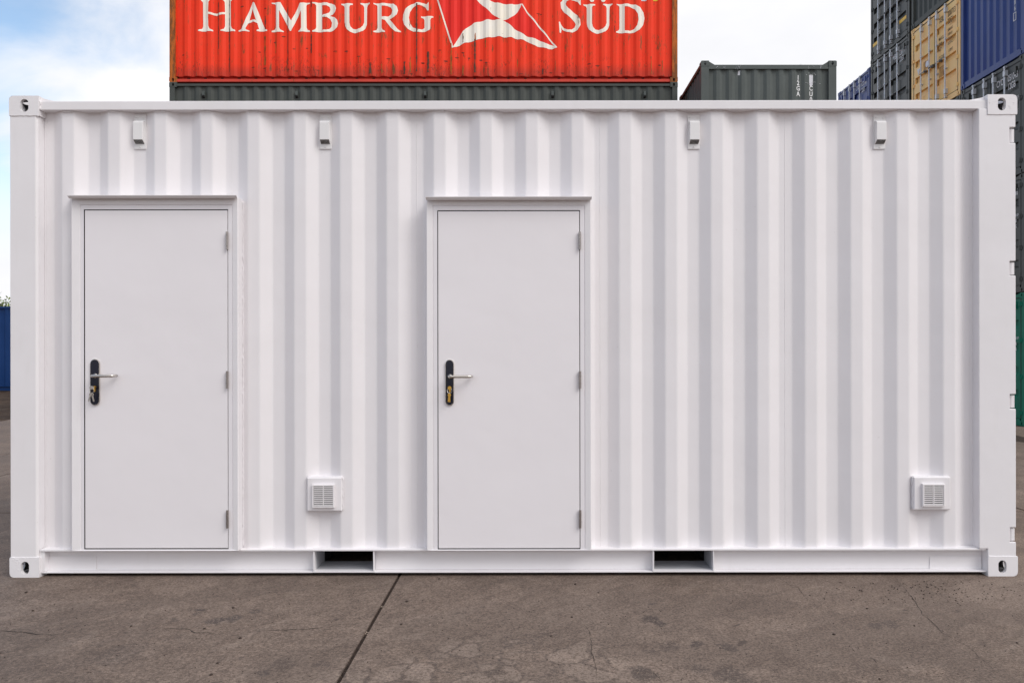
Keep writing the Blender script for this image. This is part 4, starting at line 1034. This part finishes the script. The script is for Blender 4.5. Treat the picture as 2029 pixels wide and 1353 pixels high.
def generic_extras(lines, d=0.0):
    def f(root_, T, zb, zt):
        for i, t_ in enumerate(lines): decal(t_, 0.085, M['ink_white'], root_, T(1.228+0.62, zb+(zt-zb)*0.66-0.12*i))
        b = MB(); b.box(1.228+0.21, 1.228+0.45, 0.008, 0.0115, zb+(zt-zb)*0.27, zb+(zt-zb)*0.36); b.map(end_map).build('data_plate', M['galv'], root_)
    return f
def centred(y1, y0, z0, h, mat, lab, X=XROW, **kw):
    return container('shipping_container', lab, (X, y0, z0), LB, h, mat, group='containers in the row on the right, door ends facing left', **kw)
def row(ynear, base, hs, X, specs):
    z = base
    for (h, mat, lab, kw) in zip(hs, *zip(*specs)) if False else [(hs[i],)+specs[i] for i in range(len(specs))]:
        centred(None, ynear, z, h, mat, lab, X, **kw); z += h
# column D (nearest)
HC = 2.896
row(16.60-D, -0.26, [HC, 2.57, 2.57, 2.591], 10.68, [
    (M['green'], 'green container at ground level, lowest in the nearest right-hand stack', dict(door=True, door_kw=dict(text=('TGHU', '040', '45G1'), extras=generic_extras(['MAX.G. 30480 KG', 'TARE 3890 KG', 'NET 26590 KG'])))),
    (M['olive'], 'charcoal container between the green one and the one marked CYCU', dict(door=True, door_kw=dict(text=('CYCU', '051046', '12GB'), extras=generic_extras(['MAX.G. 24000 KG', 'TARE 1530 KG', 'NET 22470 KG', 'CU.CAP.'])))),
    (M['olive'], 'charcoal container marked CYCU 051043 directly under the blue one', dict(door=True, door_kw=dict(text=('CYCU', '051043', '12GB'), extras=generic_extras(['MAX.G. 24000 KG', 'TARE 1530 KG', 'NET 22470 KG', 'CU.CAP.'])))),
    (M['blue'], 'blue container with a corrugated blind end, top of the nearest stack', dict(door=False))])
# column C
row(19.09-D, -0.10, [2.60, 2.60, 2.62, 2.58, 2.591], 10.70, [
    (M['olive'], 'charcoal container at ground level two places under the tan one', dict(door=True)),
    (M['olive'], 'charcoal container in the second tier of the tan stack', dict(door=True)),
    (M['olive'], 'charcoal container directly under the tan container', dict(door=True)),
    (M['tan'], 'tan container with dark stencilled lettering and galvanised locking bars', dict(door=True, door_kw=dict(text=('XSIU', '200713', '22G1'), ink=M['ink_black'], extras=tan_extras, vents=False))),
    (M['grey'], 'grey corrugated blind container end directly above the tan container', dict(door=False))])
# column B
row(21.60-D, -0.10, [2.60, 2.60, 2.60, 2.58, 2.591], 10.68, [
    (M['olive'], 'charcoal container at ground level left of the tan stack', dict(door=True)),
    (M['olive'], 'charcoal container in the second tier left of the tan stack', dict(door=True)),
    (M['olive'], 'charcoal container in the third tier left of the tan stack', dict(door=True)),
    (M['olive'], 'charcoal container marked 22G1 with two small vents beside the tan one', dict(door=True, door_kw=dict(text=('MSBU', '226177', '22G1')))),
    (M['olive'], 'charcoal container with two yellow tape strips on its doors', dict(door=True, door_kw=dict(yellow=True, vents=False)))])
# column A
row(24.12-D, -0.10, [2.60, 2.60, 2.58, 2.57], 10.68, [
    (M['olive'], 'charcoal container at ground level at the far end of the row', dict(door=True)),
    (M['olive'], 'charcoal container in the second tier at the far end of the row', dict(door=True)),
    (M['olive'], 'charcoal container in the third tier at the far end of the row', dict(door=True)),
    (M['blue'], 'small-looking far blue container marked 22G1 at the end of the row', dict(door=True, door_kw=dict(text=('CVCU', '022138', '22G1'))))])
# vertical code on the blue blind end
blue_end = [o for o in col.objects if o.get('label', '').startswith('blue container with a corrugated blind')][0]
for i, ch in enumerate('0221386'):
    pass
zc0 = 7.78
def end_px(px, py, X=10.68):
    z = F*X/(px-VX); return (z-D, EYE+(VY-py)*z/F)
for i, ch in enumerate(('6', '8')):
    yy, zz = end_px(2008.5, 12 - 12*i + 9); u = W-(yy-(16.60-D))
    decal(ch, 0.15, M['ink_white'], blue_end, lambda a, q, u=u, z=zz-zc0: end_map(u+a, 0.028, z+q), align='CENTER')
yy, zz = end_px(2008, 33); u = W-(yy-(16.60-D)); b = MB(); z = zz-zc0
for (a, c_, e, f_) in ((-.05,.05,.075,.09),(-.05,.05,-.09,-.075),(-.05,-.036,-.075,.075),(.036,.05,-.075,.075)): b.box(u+a, u+c_, 0.027, 0.030, z+e, z+f_)
b.map(end_map).build('lettering', M['ink_white'], blue_end)

# ------------------------------------------------------------------ far blue container on the left, and the tree behind it
sL = 66.0; yL = F/sL - D; xe = -13.6
container('shipping_container', 'navy blue container standing alone on bare soil at far left', (xe-LB, yL, EYE-(776-VY)/sL), LB, H8, M['blue2'])

def leaf_material():
    m = Mat('leaves', 0.6, spec=0.3)
    oi = m.n('ShaderNodeObjectInfo')
    c = m.mix(m.noise(1.8, 3), (0.07,0.12,0.015), (0.22,0.27,0.04)); m.color(c); return m.m
M['leaf'] = leaf_material()
def tree(x, y, h, cr, seed, label):
    rn = random.Random(seed); t = thing('broadleaf_tree', label, 'tree', (x, y, ground_z(x, y)))
    b = MB(); b.tube([(0,0,-0.1),(0.05,0,h*.25),(-.05,.05,h*.5),(0.02,0,h*.8)], [h*.035, h*.028, h*.02, h*.006], 8)
    tips = []
    for k in range(11):
        a = rn.uniform(0, 6.28); z0 = h*rn.uniform(.28,.6); e = (math.cos(a)*cr*rn.uniform(.5,.85), math.sin(a)*cr*rn.uniform(.5,.85), z0+h*rn.uniform(.12,.3)); tips.append(e)
        b.tube([(0,0,z0),(e[0]*.5,e[1]*.5,(z0+e[2])/2+.1),e], [h*.012,h*.008,h*.003], 6)
    b.build('trunk', M['bark'], t, smooth=True)
    l = MB(); cl = [Vector(e) for e in tips] + [Vector((rn.uniform(-cr,cr)*.5, rn.uniform(-cr,cr)*.5, h*rn.uniform(.55,.95))) for _ in range(14)]
    for c_ in cl:
        R0 = cr*rn.uniform(.22,.38)
        for _ in range(330):
            d = Vector((rn.gauss(0,1), rn.gauss(0,1), rn.gauss(0,.8))).normalized()*R0*rn.uniform(.35,1.1)
            p = c_+d; a = Vector((rn.uniform(-1,1), rn.uniform(-1,1), rn.uniform(-1,1))).normalized()*0.07; q = a.cross(Vector((rn.uniform(-1,1), rn.uniform(-1,1), 1))).normalized()*0.035
            l.quad(p-a, p+q, p+a, p-q)
    l.build('crown', M['leaf'], t, fix=False)
tree(-24.9, 30.0, 3.75, 2.2, 3, 'yellow-green leafy tree behind the lone navy container')
tree(-31.5, 33.0, 4.4, 2.6, 8, 'taller leafy tree further left behind the lone navy container')
